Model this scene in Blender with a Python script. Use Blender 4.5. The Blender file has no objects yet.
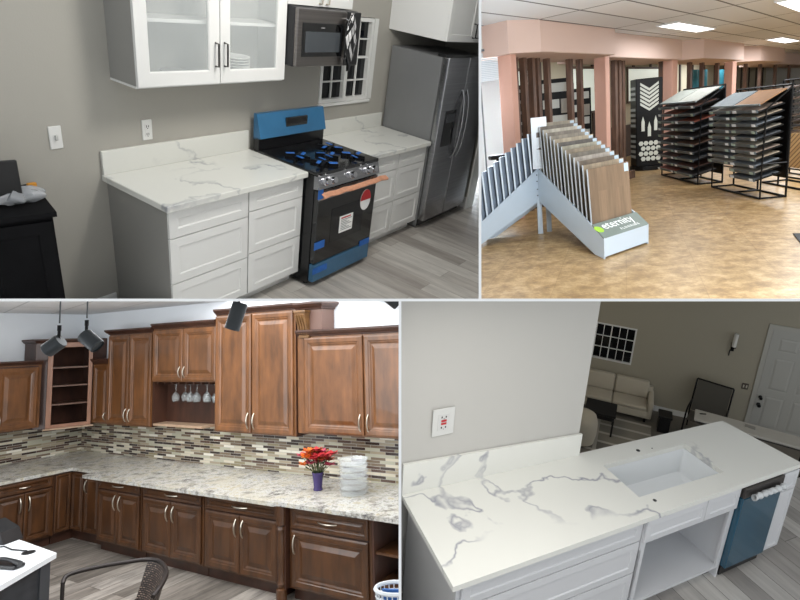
import bpy, bmesh, math, random
from mathutils import Matrix, Vector
random.seed(7)
sc = bpy.context.scene
COL = sc.collection
PI = math.pi
# ------------------------------------------------------------------ camera
F_PX, PX, PY = 560.0, 430.0, 270.0          # focal length and principal point in pixels of the 800x600 frame
TH = math.radians(13.5)
CAMW = Vector((0, 0, 3))
A = Matrix(((1, 0, 0), (0, -math.sin(TH), math.cos(TH)), (0, -math.cos(TH), -math.sin(TH))))  # columns: right, down, forward
cd = bpy.data.cameras.new('camera')
cam = bpy.data.objects.new('camera', cd)
COL.objects.link(cam)
cm = Matrix.Identity(4)
for i in range(3):
    cm[i][0] = A[i][0]; cm[i][1] = -A[i][1]; cm[i][2] = -A[i][2]; cm[i][3] = CAMW[i]
cam.matrix_world = cm
cd.sensor_fit = 'HORIZONTAL'; cd.sensor_width = 36
cd.lens = F_PX * 36 / 800
cd.shift_x = (400 - PX) / 800; cd.shift_y = (PY - 300) / 800
cd.clip_start = 0.05; cd.clip_end = 200
sc.camera = cam
# ------------------------------------------------------------------ world and exposure
W = bpy.data.worlds.new('world'); sc.world = W; W.use_nodes = True
W.node_tree.nodes['Background'].inputs[0].default_value = (0.93, 0.97, 1, 1)
W.node_tree.nodes['Background'].inputs[1].default_value = 0.95
sc.view_settings.view_transform = 'Standard'; sc.view_settings.look = 'None'
sc.view_settings.exposure = 0; sc.view_settings.gamma = 1; sc.view_settings.use_curve_mapping = False
# ------------------------------------------------------------------ the four rooms: each is a rigid placement (rotation + position)
POSE = {
 'TL': ([[0.52475, -0.83604, 0.16025], [-0.31117, -0.36361, -0.87804], [0.79234, 0.41089, -0.45095]], [-1.7934, -3.1991, 2.2281]),
 'TR': ([[0.99484, -0.0257, -0.09811], [-0.10142, -0.25214, -0.96236], [0.0, 0.96735, -0.25344]], [0.0, 0.0, 1.5291]),
 'BL': ([[0.86875, 0.49383, -0.03757], [-0.09397, 0.08988, -0.99151], [-0.48626, 0.8649, 0.12449]], [8.7856, -5.0654, 2.3923]),
 'BR': ([[0.913, -0.40311, 0.06275], [-0.06564, -0.29698, -0.95262], [0.40265, 0.86562, -0.2976]], [-1.2924, -2.9541, 3.5572])}
M = {}
for k, (R, c) in POSE.items():
    R3 = A @ Matrix(R)
    c = Vector(c)
    # re-orthonormalise
    q = R3.to_quaternion(); R3 = q.to_matrix()
    M[k] = Matrix.Translation(CAMW - R3 @ c) @ R3.to_4x4()
M['TW'] = M['TR'] @ Matrix.Translation((1.85, 8.3, 0)) @ Matrix.Rotation(math.radians(47), 4, 'Z')
M['LR'] = M['BR'] @ Matrix.Translation((7.3962, 2.377, -1.6286)) @ Matrix.Rotation(math.radians(-45), 4, 'Z')
ROOM = 'TL'
def use(k):
    global ROOM
    ROOM = k
# which partition each room stops at (pixel column / row of the partition's edge)
PANE = {'TL': (('x', 479.0, -1), ('y', 299.2, -1)), 'TR': (('x', 481.2, 1), ('y', 299.2, -1)),
        'BL': (('x', 399.0, -1), ('y', 300.8, 1)), 'BR': (('x', 401.2, 1), ('y', 300.8, 1))}
PANE['TW'] = PANE['TR']; PANE['LR'] = PANE['BR']
def pane_normal(ax, v):
    if ax == 'x': n = Vector((1, 0, -(v - PX) / F_PX))
    else: n = Vector((0, 1, -(v - PY) / F_PX))
    return (A @ n).normalized()
# ------------------------------------------------------------------ materials
MATS = {}
def nt(name):
    m = bpy.data.materials.new(name); m.use_nodes = True
    t = m.node_tree; b = t.nodes['Principled BSDF']
    return m, t, b
def N(t, typ, **kw):
    n = t.nodes.new(typ)
    for k, v in kw.items():
        if k.startswith('i_'):
            n.inputs[k[2:].replace('_', ' ')].default_value = v
        else: setattr(n, k, v)
    return n
def srgb(h):
    if isinstance(h, str):
        h = [int(h[i:i + 2], 16) / 255 for i in (0, 2, 4)]
        h = [x / 12.92 if x <= .04045 else ((x + .055) / 1.055) ** 2.4 for x in h]
    return (*h[:3], 1)
def coords(t, scale=(1, 1, 1), rot=(0, 0, 0), loc=(0, 0, 0)):
    tc = N(t, 'ShaderNodeTexCoord'); mp = N(t, 'ShaderNodeMapping')
    t.links.new(tc.outputs['Object'], mp.inputs['Vector'])
    mp.inputs['Scale'].default_value = scale; mp.inputs['Rotation'].default_value = rot; mp.inputs['Location'].default_value = loc
    return mp.outputs[0]
def ramp(t, fac, stops, interp='LINEAR'):
    r = N(t, 'ShaderNodeValToRGB'); r.color_ramp.interpolation = interp
    e = r.color_ramp.elements
    while len(e) < len(stops): e.new(0.5)
    for x, (p, c) in zip(e, stops):
        x.position = p; x.color = srgb(c)
    t.links.new(fac, r.inputs[0])
    return r.outputs[0]
def mat(name, col, rough=.5, metal=0, var=0, vs=8, bump=0, bs=60, trans=0, emit=None, es=1, coat=0, alpha=1, spec=.5, sheen=0):
    if name in MATS: return MATS[name]
    m, t, b = nt(name)
    b.inputs['Base Color'].default_value = srgb(col); b.inputs['Roughness'].default_value = rough
    b.inputs['Metallic'].default_value = metal; b.inputs['Specular IOR Level'].default_value = spec
    if trans: b.inputs['Transmission Weight'].default_value = trans; b.inputs['IOR'].default_value = 1.3
    if coat: b.inputs['Coat Weight'].default_value = coat
    if sheen: b.inputs['Sheen Weight'].default_value = sheen
    if alpha < 1: b.inputs['Alpha'].default_value = alpha
    if emit: b.inputs['Emission Color'].default_value = srgb(emit); b.inputs['Emission Strength'].default_value = es
    if var:
        no = N(t, 'ShaderNodeTexNoise', i_Scale=vs, i_Detail=4.0); t.links.new(coords(t), no.inputs['Vector'])
        c = srgb(col); lo = tuple(x * (1 - var) for x in c[:3]); hi = tuple(min(1, x * (1 + var)) for x in c[:3])
        t.links.new(ramp(t, no.outputs['Fac'], [(.3, lo), (.7, hi)]), b.inputs['Base Color'])
    if bump:
        no = N(t, 'ShaderNodeTexNoise', i_Scale=bs, i_Detail=3.0); t.links.new(coords(t), no.inputs['Vector'])
        bp = N(t, 'ShaderNodeBump', i_Strength=bump, i_Distance=.01); t.links.new(no.outputs['Fac'], bp.inputs['Height']); t.links.new(bp.outputs[0], b.inputs['Normal'])
    MATS[name] = m
    return m
def marble(name, base='eeeeec', vein='8e9096', scale=1.0, seed=0, width=.035, mlo=.42):
    m, t, b = nt(name)
    co = coords(t, (scale,) * 3, (0, 0, .6), (seed, seed * .7, seed * .3))
    n1 = N(t, 'ShaderNodeTexNoise', i_Scale=1.6, i_Detail=5.0, i_Roughness=.55); t.links.new(co, n1.inputs['Vector'])
    mx = N(t, 'ShaderNodeVectorMath', operation='MULTIPLY_ADD'); t.links.new(n1.outputs['Color'], mx.inputs[0])
    mx.inputs[1].default_value = (1.1, 1.1, 1.1); t.links.new(co, mx.inputs[2])
    mp = N(t, 'ShaderNodeMapping'); mp.inputs['Scale'].default_value = (1, 2.2, 1.6); t.links.new(mx.outputs[0], mp.inputs['Vector'])
    n2 = N(t, 'ShaderNodeTexNoise', i_Scale=1.15, i_Detail=2.0, i_Roughness=.4); t.links.new(mp.outputs[0], n2.inputs['Vector'])
    s = N(t, 'ShaderNodeMath', operation='SUBTRACT'); s.inputs[1].default_value = .5; t.links.new(n2.outputs['Fac'], s.inputs[0])
    a = N(t, 'ShaderNodeMath', operation='ABSOLUTE'); t.links.new(s.outputs[0], a.inputs[0])
    v = N(t, 'ShaderNodeMapRange'); v.inputs['From Min'].default_value = 0; v.inputs['From Max'].default_value = width
    v.inputs['To Min'].default_value = 1; v.inputs['To Max'].default_value = 0; t.links.new(a.outputs[0], v.inputs['Value'])
    n3 = N(t, 'ShaderNodeTexNoise', i_Scale=2.2, i_Detail=2.0); t.links.new(co, n3.inputs['Vector'])
    k = N(t, 'ShaderNodeMapRange'); k.inputs['From Min'].default_value = mlo; k.inputs['From Max'].default_value = mlo + .18; t.links.new(n3.outputs['Fac'], k.inputs['Value'])
    mu = N(t, 'ShaderNodeMath', operation='MULTIPLY'); t.links.new(v.outputs[0], mu.inputs[0]); t.links.new(k.outputs[0], mu.inputs[1])
    mix = N(t, 'ShaderNodeMix', data_type='RGBA'); mix.inputs['A'].default_value = srgb(base); mix.inputs['B'].default_value = srgb(vein)
    t.links.new(mu.outputs[0], mix.inputs['Factor']); t.links.new(mix.outputs['Result'], b.inputs['Base Color'])
    b.inputs['Roughness'].default_value = .22
    MATS[name] = m
    return m
def granite(name):
    m, t, b = nt(name)
    co = coords(t)
    n1 = N(t, 'ShaderNodeTexNoise', i_Scale=9.0, i_Detail=8.0, i_Roughness=.75); t.links.new(co, n1.inputs['Vector'])
    c1 = ramp(t, n1.outputs['Fac'], [(.33, '505056'), (.43, '9c9890'), (.52, 'c6c5c1'), (.62, 'b5ab92'), (.7, '85858b')])
    n2 = N(t, 'ShaderNodeTexNoise', i_Scale=55.0, i_Detail=4.0, i_Roughness=.7); t.links.new(co, n2.inputs['Vector'])
    f = ramp(t, n2.outputs['Fac'], [(.56, (0, 0, 0)), (.66, (1, 1, 1))])
    mix = N(t, 'ShaderNodeMix', data_type='RGBA'); t.links.new(f, mix.inputs['Factor']); t.links.new(c1, mix.inputs['A']); mix.inputs['B'].default_value = srgb('4a464a')
    n3 = N(t, 'ShaderNodeTexNoise', i_Scale=2.5, i_Detail=3.0); t.links.new(co, n3.inputs['Vector'])
    f3 = ramp(t, n3.outputs['Fac'], [(.45, (0, 0, 0)), (.7, (.6, .6, .6))])
    mx2 = N(t, 'ShaderNodeMix', data_type='RGBA'); t.links.new(f3, mx2.inputs['Factor']); t.links.new(mix.outputs['Result'], mx2.inputs['A']); mx2.inputs['B'].default_value = srgb('bdb5a0')
    t.links.new(mx2.outputs['Result'], b.inputs['Base Color']); b.inputs['Roughness'].default_value = .2
    MATS[name] = m
    return m
def brickmat(name, stops, bw, rh, mortar, msize, rot=(0, 0, 0), rough=.5, streak=0, streak_scale=(2, 40, 1), axis='xy', offset=.5, bump=0, coat=0, interp='LINEAR'):
    """rows of blocks or planks, each block its own shade from the ramp"""
    m, t, b = nt(name)
    co = coords(t, (1, 1, 1), rot)
    if axis == 'xz':
        sp = N(t, 'ShaderNodeSeparateXYZ'); cb = N(t, 'ShaderNodeCombineXYZ'); t.links.new(co, sp.inputs[0])
        t.links.new(sp.outputs['X'], cb.inputs['X']); t.links.new(sp.outputs['Z'], cb.inputs['Y']); co = cb.outputs[0]
    if axis == 'yz':
        sp = N(t, 'ShaderNodeSeparateXYZ'); cb = N(t, 'ShaderNodeCombineXYZ'); t.links.new(co, sp.inputs[0])
        t.links.new(sp.outputs['Y'], cb.inputs['X']); t.links.new(sp.outputs['Z'], cb.inputs['Y']); co = cb.outputs[0]
    br = N(t, 'ShaderNodeTexBrick'); br.offset = offset
    br.inputs['Color1'].default_value = (0, 0, 0, 1); br.inputs['Color2'].default_value = (1, 1, 1, 1); br.inputs['Mortar'].default_value = (.5, .5, .5, 1)
    br.inputs['Scale'].default_value = 1; br.inputs['Mortar Size'].default_value = msize; br.inputs['Brick Width'].default_value = bw; br.inputs['Row Height'].default_value = rh
    t.links.new(co, br.inputs['Vector'])
    c = ramp(t, br.outputs['Color'], stops, interp)
    if streak:
        mp = N(t, 'ShaderNodeMapping'); mp.inputs['Scale'].default_value = streak_scale; t.links.new(co, mp.inputs['Vector'])
        ad = N(t, 'ShaderNodeVectorMath', operation='MULTIPLY_ADD'); t.links.new(br.outputs['Color'], ad.inputs[0]); ad.inputs[1].default_value = (7, 7, 7); t.links.new(mp.outputs[0], ad.inputs[2])
        no = N(t, 'ShaderNodeTexNoise', i_Scale=1.0, i_Detail=5.0, i_Roughness=.65); t.links.new(ad.outputs[0], no.inputs['Vector'])
        sr = ramp(t, no.outputs['Fac'], [(.3, (1 - streak,) * 3), (.7, (1 + streak * .5,) * 3)])
        mu = N(t, 'ShaderNodeMix', data_type='RGBA', blend_type='MULTIPLY'); mu.inputs['Factor'].default_value = 1
        t.links.new(c, mu.inputs['A']); t.links.new(sr, mu.inputs['B']); c = mu.outputs['Result']
    mx = N(t, 'ShaderNodeMix', data_type='RGBA'); t.links.new(br.outputs['Fac'], mx.inputs['Factor']); t.links.new(c, mx.inputs['A']); mx.inputs['B'].default_value = srgb(mortar)
    t.links.new(mx.outputs['Result'], b.inputs['Base Color']); b.inputs['Roughness'].default_value = rough
    if coat: b.inputs['Coat Weight'].default_value = coat
    if bump:
        bp = N(t, 'ShaderNodeBump', i_Strength=bump, i_Distance=.004); bp.invert = True
        t.links.new(br.outputs['Fac'], bp.inputs['Height']); t.links.new(bp.outputs[0], b.inputs['Normal'])
    MATS[name] = m
    return m
def woodmat(name, c1, c2, rough=.35, sc=(14, 14, 1.2), coat=.2):
    m, t, b = nt(name)
    co = coords(t, sc)
    no = N(t, 'ShaderNodeTexNoise', i_Scale=1.0, i_Detail=6.0, i_Roughness=.6); t.links.new(co, no.inputs['Vector'])
    n2 = N(t, 'ShaderNodeTexNoise', i_Scale=9.0, i_Detail=3.0); t.links.new(coords(t, (1, 1, .4)), n2.inputs['Vector'])
    ad = N(t, 'ShaderNodeMath', operation='ADD'); t.links.new(no.outputs['Fac'], ad.inputs[0]); t.links.new(n2.outputs['Fac'], ad.inputs[1])
    hf = N(t, 'ShaderNodeMath', operation='MULTIPLY'); hf.inputs[1].default_value = .5; t.links.new(ad.outputs[0], hf.inputs[0])
    t.links.new(ramp(t, hf.outputs[0], [(.36, c1), (.64, c2)]), b.inputs['Base Color'])
    b.inputs['Roughness'].default_value = rough; b.inputs['Coat Weight'].default_value = coat
    MATS[name] = m
    return m
def brushed(name, col, rough=.28, sc=(1, 1, 120), metal=1):
    m, t, b = nt(name)
    no = N(t, 'ShaderNodeTexNoise', i_Scale=1.0, i_Detail=3.0); t.links.new(coords(t, sc), no.inputs['Vector'])
    c = srgb(col); t.links.new(ramp(t, no.outputs['Fac'], [(.3, tuple(x * .88 for x in c[:3])), (.7, tuple(min(1, x * 1.1) for x in c[:3]))]), b.inputs['Base Color'])
    b.inputs['Metallic'].default_value = metal; b.inputs['Roughness'].default_value = rough
    MATS[name] = m
    return m
# ------------------------------------------------------------------ mesh builder
class B:
    def __init__(s): s.bm = bmesh.new()
    def box(s, x0, x1, y0, y1, z0, z1, bev=0, mtx=None, seg=1):
        t = bmesh.new()
        vs = [t.verts.new((x, y, z)) for x in (x0, x1) for y in (y0, y1) for z in (z0, z1)]
        for f in ((0, 1, 3, 2), (4, 6, 7, 5), (0, 4, 5, 1), (2, 3, 7, 6), (0, 2, 6, 4), (1, 5, 7, 3)): t.faces.new([vs[i] for i in f])
        if bev: bmesh.ops.bevel(t, geom=t.edges[:], offset=min(bev, abs(x1 - x0) / 2.1, abs(y1 - y0) / 2.1, abs(z1 - z0) / 2.1), segments=seg, affect='EDGES', profile=.5)
        return s.add(t, mtx)
    def add(s, t, mtx=None):
        if mtx is not None: bmesh.ops.transform(t, matrix=mtx, verts=t.verts)
        bmesh.ops.recalc_face_normals(t, faces=t.faces)
        me = bpy.data.meshes.new('tmp'); t.to_mesh(me); t.free(); s.bm.from_mesh(me); bpy.data.meshes.remove(me)
        return s
    def poly(s, pts, h0, h1, ax='z', mtx=None):
        """prism over a 2-D outline: ax z -> (x,y), ax y -> (x,z), ax x -> (y,z)"""
        t = bmesh.new()
        def P(p, h): return (p[0], p[1], h) if ax == 'z' else ((p[0], h, p[1]) if ax == 'y' else (h, p[0], p[1]))
        a = [t.verts.new(P(p, h0)) for p in pts]; b = [t.verts.new(P(p, h1)) for p in pts]
        t.faces.new(a); t.faces.new(b[::-1])
        for i in range(len(pts)): t.faces.new((a[i], b[i], b[(i + 1) % len(pts)], a[(i + 1) % len(pts)]))
        return s.add(t, mtx)
    def quad(s, *p):
        t = bmesh.new(); t.faces.new([t.verts.new(q) for q in p]); me = bpy.data.meshes.new('t'); t.to_mesh(me); t.free(); s.bm.from_mesh(me); bpy.data.meshes.remove(me); return s
    def tube(s, pts, r, n=8, closed=False, cap=True):
        t = bmesh.new(); pts = [Vector(p) for p in pts]; L = len(pts); rings = []; up = None
        rr = r if isinstance(r, (list, tuple)) else [r] * L
        for i, p in enumerate(pts):
            if closed: d = (pts[(i + 1) % L] - pts[i - 1])
            else: d = pts[min(i + 1, L - 1)] - pts[max(i - 1, 0)]
            d.normalize()
            if up is None: up = Vector((0, 0, 1)) if abs(d.z) < .9 else Vector((1, 0, 0))
            x = d.cross(up)
            if x.length < 1e-4: x = d.orthogonal()
            x.normalize(); y = x.cross(d).normalized(); up = y
            rings.append([t.verts.new(p + (x * math.cos(2 * PI * k / n) + y * math.sin(2 * PI * k / n)) * rr[i]) for k in range(n)])
        for i in range(L if closed else L - 1):
            a, b = rings[i], rings[(i + 1) % L]
            for k in range(n): t.faces.new((a[k], a[(k + 1) % n], b[(k + 1) % n], b[k]))
        if not closed and cap: t.faces.new(rings[0][::-1]); t.faces.new(rings[-1])
        return s.add(t)
    def cyl(s, a, b, r, r2=None, n=16): return s.tube([a, b], [r, r if r2 is None else r2], n)
    def lathe(s, prof, c=(0, 0, 0), n=20, mtx=None, cap=True):
        t = bmesh.new(); rings = []
        for r, z in prof: rings.append([t.verts.new((c[0] + r * math.cos(2 * PI * k / n), c[1] + r * math.sin(2 * PI * k / n), c[2] + z)) for k in range(n)])
        for a, b in zip(rings, rings[1:]):
            for k in range(n): t.faces.new((a[k], a[(k + 1) % n], b[(k + 1) % n], b[k]))
        if cap:
            if prof[0][0] > 1e-4: t.faces.new(rings[0][::-1])
            if prof[-1][0] > 1e-4: t.faces.new(rings[-1])
        return s.add(t, mtx)
    def panel(s, x0, x1, z0, z1, y, rings, t=.02, hole=False):
        """door or drawer front facing -Y: front plane at y, thickness t, then nested rectangles (inset, depth)"""
        b = bmesh.new()
        def ring(i, d): return [b.verts.new(v) for v in ((x0 + i, y + d, z0 + i), (x1 - i, y + d, z0 + i), (x1 - i, y + d, z1 - i), (x0 + i, y + d, z1 - i))]
        back = ring(0, t); prev = ring(0, .003) if not hole else ring(0, 0)
        seq = [back, prev] + [ring(i, d) for i, d in rings]
        for p, q in zip(seq, seq[1:]):
            for k in range(4): b.faces.new((p[k], p[(k + 1) % 4], q[(k + 1) % 4], q[k]))
        if hole:
            lb = ring(rings[-1][0], t); q = seq[-1]
            for k in range(4):
                b.faces.new((q[k], q[(k + 1) % 4], lb[(k + 1) % 4], lb[k])); b.faces.new((lb[k], lb[(k + 1) % 4], back[(k + 1) % 4], back[k]))
        else: b.faces.new(seq[-1]); b.faces.new(back[::-1])
        return s.add(b)
    def frame(s, x0, x1, z0, z1, y0, y1, w, wt=None):
        wt = wt or w
        s.box(x0, x0 + w, y0, y1, z0, z1); s.box(x1 - w, x1, y0, y1, z0, z1); s.box(x0 + w, x1 - w, y0, y1, z0, z0 + wt); s.box(x0 + w, x1 - w, y0, y1, z1 - wt, z1)
        return s
    def grid(s, fn, nu, nv, thick=0):
        """surface from fn(u,v) -> point, optionally given thickness"""
        t = bmesh.new(); g = [[t.verts.new(fn(i / nu, j / nv)) for j in range(nv + 1)] for i in range(nu + 1)]
        for i in range(nu):
            for j in range(nv): t.faces.new((g[i][j], g[i + 1][j], g[i + 1][j + 1], g[i][j + 1]))
        if thick: bmesh.ops.recalc_face_normals(t, faces=t.faces); bmesh.ops.solidify(t, geom=t.faces[:], thickness=thick)
        return s.add(t)
    def build(s, name, m, parent=None, smooth=False, kind=None):
        me = bpy.data.meshes.new(name); s.bm.to_mesh(me); s.bm.free(); me.materials.append(m)
        o = bpy.data.objects.new(name, me); COL.objects.link(o)
        if smooth:
            for p in me.polygons: p.use_smooth = True
            try: me.set_sharp_from_angle(angle=math.radians(40))
            except Exception: pass
        if parent is not None: o.parent = parent; o.matrix_local = Matrix.Identity(4)
        else: o.matrix_world = M[ROOM]
        if kind: o['kind'] = kind
        o['_room'] = ROOM
        return o
def thing(name, label, cat, loc=(0, 0, 0), rz=0, group=None):
    o = bpy.data.objects.new(name, None); o.empty_display_size = .1; COL.objects.link(o)
    o.matrix_world = M[ROOM] @ Matrix.Translation(loc) @ Matrix.Rotation(math.radians(rz), 4, 'Z')
    o['label'] = label; o['category'] = cat; o['_room'] = ROOM
    if group: o['group'] = group
    return o
def tag(o, label, cat, group=None, loc=None, rz=0):
    o['label'] = label; o['category'] = cat
    if group: o['group'] = group
    if loc is not None: o.matrix_world = M[ROOM] @ Matrix.Translation(loc) @ Matrix.Rotation(math.radians(rz), 4, 'Z')
    return o
def struct(name, b, m): return b.build(name, m, kind='structure')
def arealight(name, px, py, depth, size, power, color=(1, 1, 1), aim=None, sizey=None):
    """a lamp given by its position seen in the room; aim is a point of the room"""
    l = bpy.data.lights.new(name, 'AREA'); l.energy = power; l.color = color; l.shape = 'RECTANGLE'; l.size = size; l.size_y = sizey or size
    o = bpy.data.objects.new(name, l); COL.objects.link(o)
    o.location = CAMW + A @ (Vector(((px - PX) / F_PX, (py - PY) / F_PX, 1)) * depth)
    d = (M[ROOM] @ Vector(aim)) - o.location
    o.rotation_euler = d.to_track_quat('-Z', 'Y').to_euler()
    return o
def roomlight(name, loc, size, power, color=(1, 1, 1), aim=None, sizey=None):
    l = bpy.data.lights.new(name, 'AREA'); l.energy = power; l.color = color; l.shape = 'RECTANGLE'; l.size = size; l.size_y = sizey or size
    o = bpy.data.objects.new(name, l); COL.objects.link(o)
    p = Vector(loc); d = (Vector(aim) - p) if aim else Vector((0, 0, -1))
    o.matrix_world = M[ROOM] @ Matrix.Translation(p) @ d.to_track_quat('-Z', 'Y').to_matrix().to_4x4()
    return o
def slab_light(name, u0, u1, d0, d1, power, color=(1, 1, 1), row=301.0):
    """lamp panel fixed flat to the underside of the horizontal partition, between two image columns and two distances"""
    def pt(u, d): return Vector(((u - PX) / F_PX * d, (row - PY) / F_PX * d, d))
    c = (pt((u0 + u1) / 2, (d0 + d1) / 2)); n = Vector((0, 1, -(row - PY) / F_PX)).normalized()
    l = bpy.data.lights.new(name, 'AREA'); l.energy = power; l.color = color; l.shape = 'RECTANGLE'
    l.size = (u1 - u0) / F_PX * (d0 + d1) / 2; l.size_y = d1 - d0
    o = bpy.data.objects.new(name, l); COL.objects.link(o)
    z = A @ (-n); x = A @ Vector((1, 0, 0)); y = z.cross(x)
    m4 = Matrix.Identity(4)
    for i in range(3): m4[i][0] = x[i]; m4[i][1] = y[i]; m4[i][2] = z[i]; m4[i][3] = (CAMW + A @ c)[i]
    o.matrix_world = m4
    return o
# ------------------------------------------------------------------ lights
arealight('kitchen_ceiling_lamp', 455, -190, 2.5, .5, 40, (1, .97, .91), (1.4, 0, .7))
use('BL')
slab_light('partition_fill_lamp', 30, 370, 3.4, 7.4, 175, (.95, .98, 1))  # added lamp panel under the partition to brighten the brown kitchen
arealight('side_fill_lamp', -330, 430, 3.2, 2.2, 55, (.93, .97, 1), (3.0, 0, 1.6))  # added area lamp left of the view, fills the cabinets with light
use('BR')
slab_light('kitchen_ceiling_lamp', 440, 760, 1.25, 2.9, 36, (1, .97, .92))
use('LR')
roomlight('living_room_lamp', (-3.2, -2.0, 2.6), .5, 34, (1, .88, .68), (-2.0, 0, 1.0))
use('TW')
for lx, ly, w, p in ((4.1, -.7, 2.0, 40), (3.6, -2.9, 2.2, 110), (11, -1.2, 2.2, 110), (1.2, -5.2, 2.2, 170), (14, 1.5, 2, 90), (5, 1.6, 2, 20), (1.8, 1.7, 2, 24)):
    roomlight('fluorescent_lamp', (lx, ly, 2.69), w, p, (.9, .95, 1), sizey=.6)
use('TR')
arealight('ceiling_fill_lamp', 1050, 60, 2.2, 2.0, 170, (.86, .93, 1), (6.0, 12.0, 2.75))  # added area lamp off to the right, brightens the showroom ceiling
roomlight('daylight_at_window', (.6, 8.7, 1.5), 1.6, 110, (.8, .9, 1), (1.2, 6.2, .6))
roomlight('daylight_outside', (.1, 8.75, 2.6), .8, 160, (.92, .96, 1), (.8, 9.6, 1.0))
# ================================================================== shared materials
WALLTL = mat('warm_grey_wall_paint', 'a3a098', .9, bump=.06, bs=120)
WHITE = mat('white_cabinet_paint', 'd9d9d7', .4)
WHITETRIM = mat('white_trim_paint', 'd6d6d3', .5)
SHADEDSIDE = mat('shaded_cabinet_side', '8f8e8a', .5)  # grey side panel, its shade put into the colour
STEEL = brushed('brushed_steel', 'a4a5a8', .27)
STEELD = brushed('dark_stainless', '85807d', .3)
BLACKM = mat('black_metal', '101012', .4, .6)
BLACKP = mat('black_plastic', '131315', .35)
BLACKG = mat('black_glass', '050506', .08, coat=.5)
CHROME = mat('polished_chrome', 'c8c8cc', .12, 1)
NICKEL = mat('satin_nickel', 'c9c2b4', .28, 1)
GLASS = mat('clear_glass', 'f4f8f8', .03, trans=1)
BLUEF = mat('blue_protective_film', '346384', .3, var=.12, vs=6, bump=.15, bs=12, coat=.3)
BLUET = mat('blue_tape', '1f5fae', .5, var=.15, vs=20)
MARB = marble('white_quartz_with_grey_veins', 'd6d6d0', '9b9da1', 1.1, 0.4, .024)
DARKW = mat('night_outside', '050608', .6)
GRAYP = mat('printed_grey', '7a7a7a', .7); REDP = mat('printed_red', 'c02a30', .5); WHITEP = mat('white_paper', 'f2f2f0', .6)
SHAKER = [(.055, 0), (.062, .008)]
def bar_handle(x, z0, z1, y, parent, m=None, r=.006, name='handle', label=None):
    b = B(); b.tube([(x, y, z0), (x, y - .03, z0 + .002), (x, y - .03, z1 - .002), (x, y, z1)], r, 8)
    o = b.build(name, m or BLACKM, parent)
    if label: o['label'] = label
    return o
def bow_v(x, z0, z1, y, parent, m):
    b = B(); k = 8; pts = [(x, y - .03 * math.sin(PI * i / k) ** .7 if 0 < i < k else y, z0 + (z1 - z0) * i / k) for i in range(k + 1)]
    return b.tube(pts, [.0075] * 9, 8).build('handle', m, parent, True)
def bow_h(x0, x1, z, y, parent, m):
    b = B(); k = 8; pts = [(x0 + (x1 - x0) * i / k, y - .03 * math.sin(PI * i / k) ** .7 if 0 < i < k else y, z) for i in range(k + 1)]
    return b.tube(pts, .007, 8).build('handle', m, parent, True)
def outlet_plate(x, z, label, cat, kind, w=.066, h=.125, y=0):
    t = thing('light_switch' if kind == 'switch' else 'electrical_outlet', label, cat, (x, y, z))
    B().box(-w / 2, w / 2, -.008, 0, -h / 2, h / 2, .003).build('cover_plate', WHITETRIM, t)
    if kind == 'switch': B().box(-.007, .007, -.02, -.008, -.014, .014, .002).build('toggle', mat('grey_toggle', 'b8b8b4', .4), t)
    else:
        B().box(-w * .27, w * .27, -.0105, -.008, -h * .3, h * .3, .001).build('receptacle', mat('receptacle_white', 'd4d4d2', .4), t)
        b = B()
        for s in (-1, 1):
            b.box(-w * .12, -w * .07, -.012, -.0105, s * h * .19 - .007, s * h * .19 + .007); b.box(w * .07, w * .12, -.012, -.0105, s * h * .19 - .006, s * h * .19 + .006)
            b.cyl((0, -.0105, s * h * .19 - .013), (0, -.012, s * h * .19 - .013), .003, n=8)
        b.build('slots', mat('slot_dark', '201c1c', .6), t)
    return t
# ================================================================== STRUCTURE
# white partitions between the four rooms
def partition(name, ax, v, lo, hi, d0, d1, th):
    n = pane_normal(ax, v)
    def pt(s, d):
        u, w = (v, s) if ax == 'x' else (s, v)
        return CAMW + A @ (Vector(((u - PX) / F_PX, (w - PY) / F_PX, 1)) * d)
    t = bmesh.new(); vs = []
    for s, d in ((lo, d0), (hi, d0), (hi, d1), (lo, d1)):
        for k in (-.5, .5): vs.append(t.verts.new(pt(s, d) + n * th * k))
    for f in ((0, 2, 3, 1), (2, 4, 5, 3), (4, 6, 7, 5), (6, 0, 1, 7), (0, 6, 4, 2), (1, 3, 5, 7)): t.faces.new([vs[i] for i in f])
    b = B(); b.add(t); o = b.build(name, mat('partition_white', 'f0f0f0', .8), kind='structure'); o.matrix_world = Matrix.Identity(4)
    return o
partition('wall_partition', 'y', 300, -400, 1150, 1.15, 26, .0055)
partition('wall_partition', 'x', 480, -420, 299.4, 1.15, 26, .0055)
partition('wall_partition', 'x', 400, 300.6, 900, 1.15, 12, .0055)

# ---------- TL kitchen shell
use('TL')
def wall_with_hole(x0, x1, z0, z1, hx0, hx1, hz0, hz1, y, t):
    b = B()
    b.box(x0, hx0, y, y + t, z0, z1); b.box(hx1, x1, y, y + t, z0, z1); b.box(hx0, hx1, y, y + t, z0, hz0); b.box(hx0, hx1, y, y + t, hz1, z1)
    return b
struct('wall_back', wall_with_hole(-2.4, 4.6, 0, 2.9, 1.84, 2.50, 1.185, 1.88, 0, .12), WALLTL)
KFLOOR = brickmat('grey_wood_planks', [(0, 'a39c95'), (.5, 'b8b3ac'), (1, 'cbc7c0')], 1.3, .16, '8a847d', .002, (0, 0, PI / 2), .35, .3, (1.8, 14, 1))
struct('floor', B().box(-3, 7, -4.5, .1, -.05, 0), KFLOOR)
struct('baseboard_back', B().box(-2.4, 0, -.014, 0, 0, .105, .003), WHITETRIM)
b = B(); b.box(3.78, 3.9, -.62, 0, 0, 2.7); struct('wall_right', b, WALLTL)
b = B(); b.box(3.765, 3.78, -.62, 0, .0, .13); b.box(3.74, 3.92, -.64, -.62, 0, 2.7, .004); struct('trim_1', b, WHITETRIM)
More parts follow.
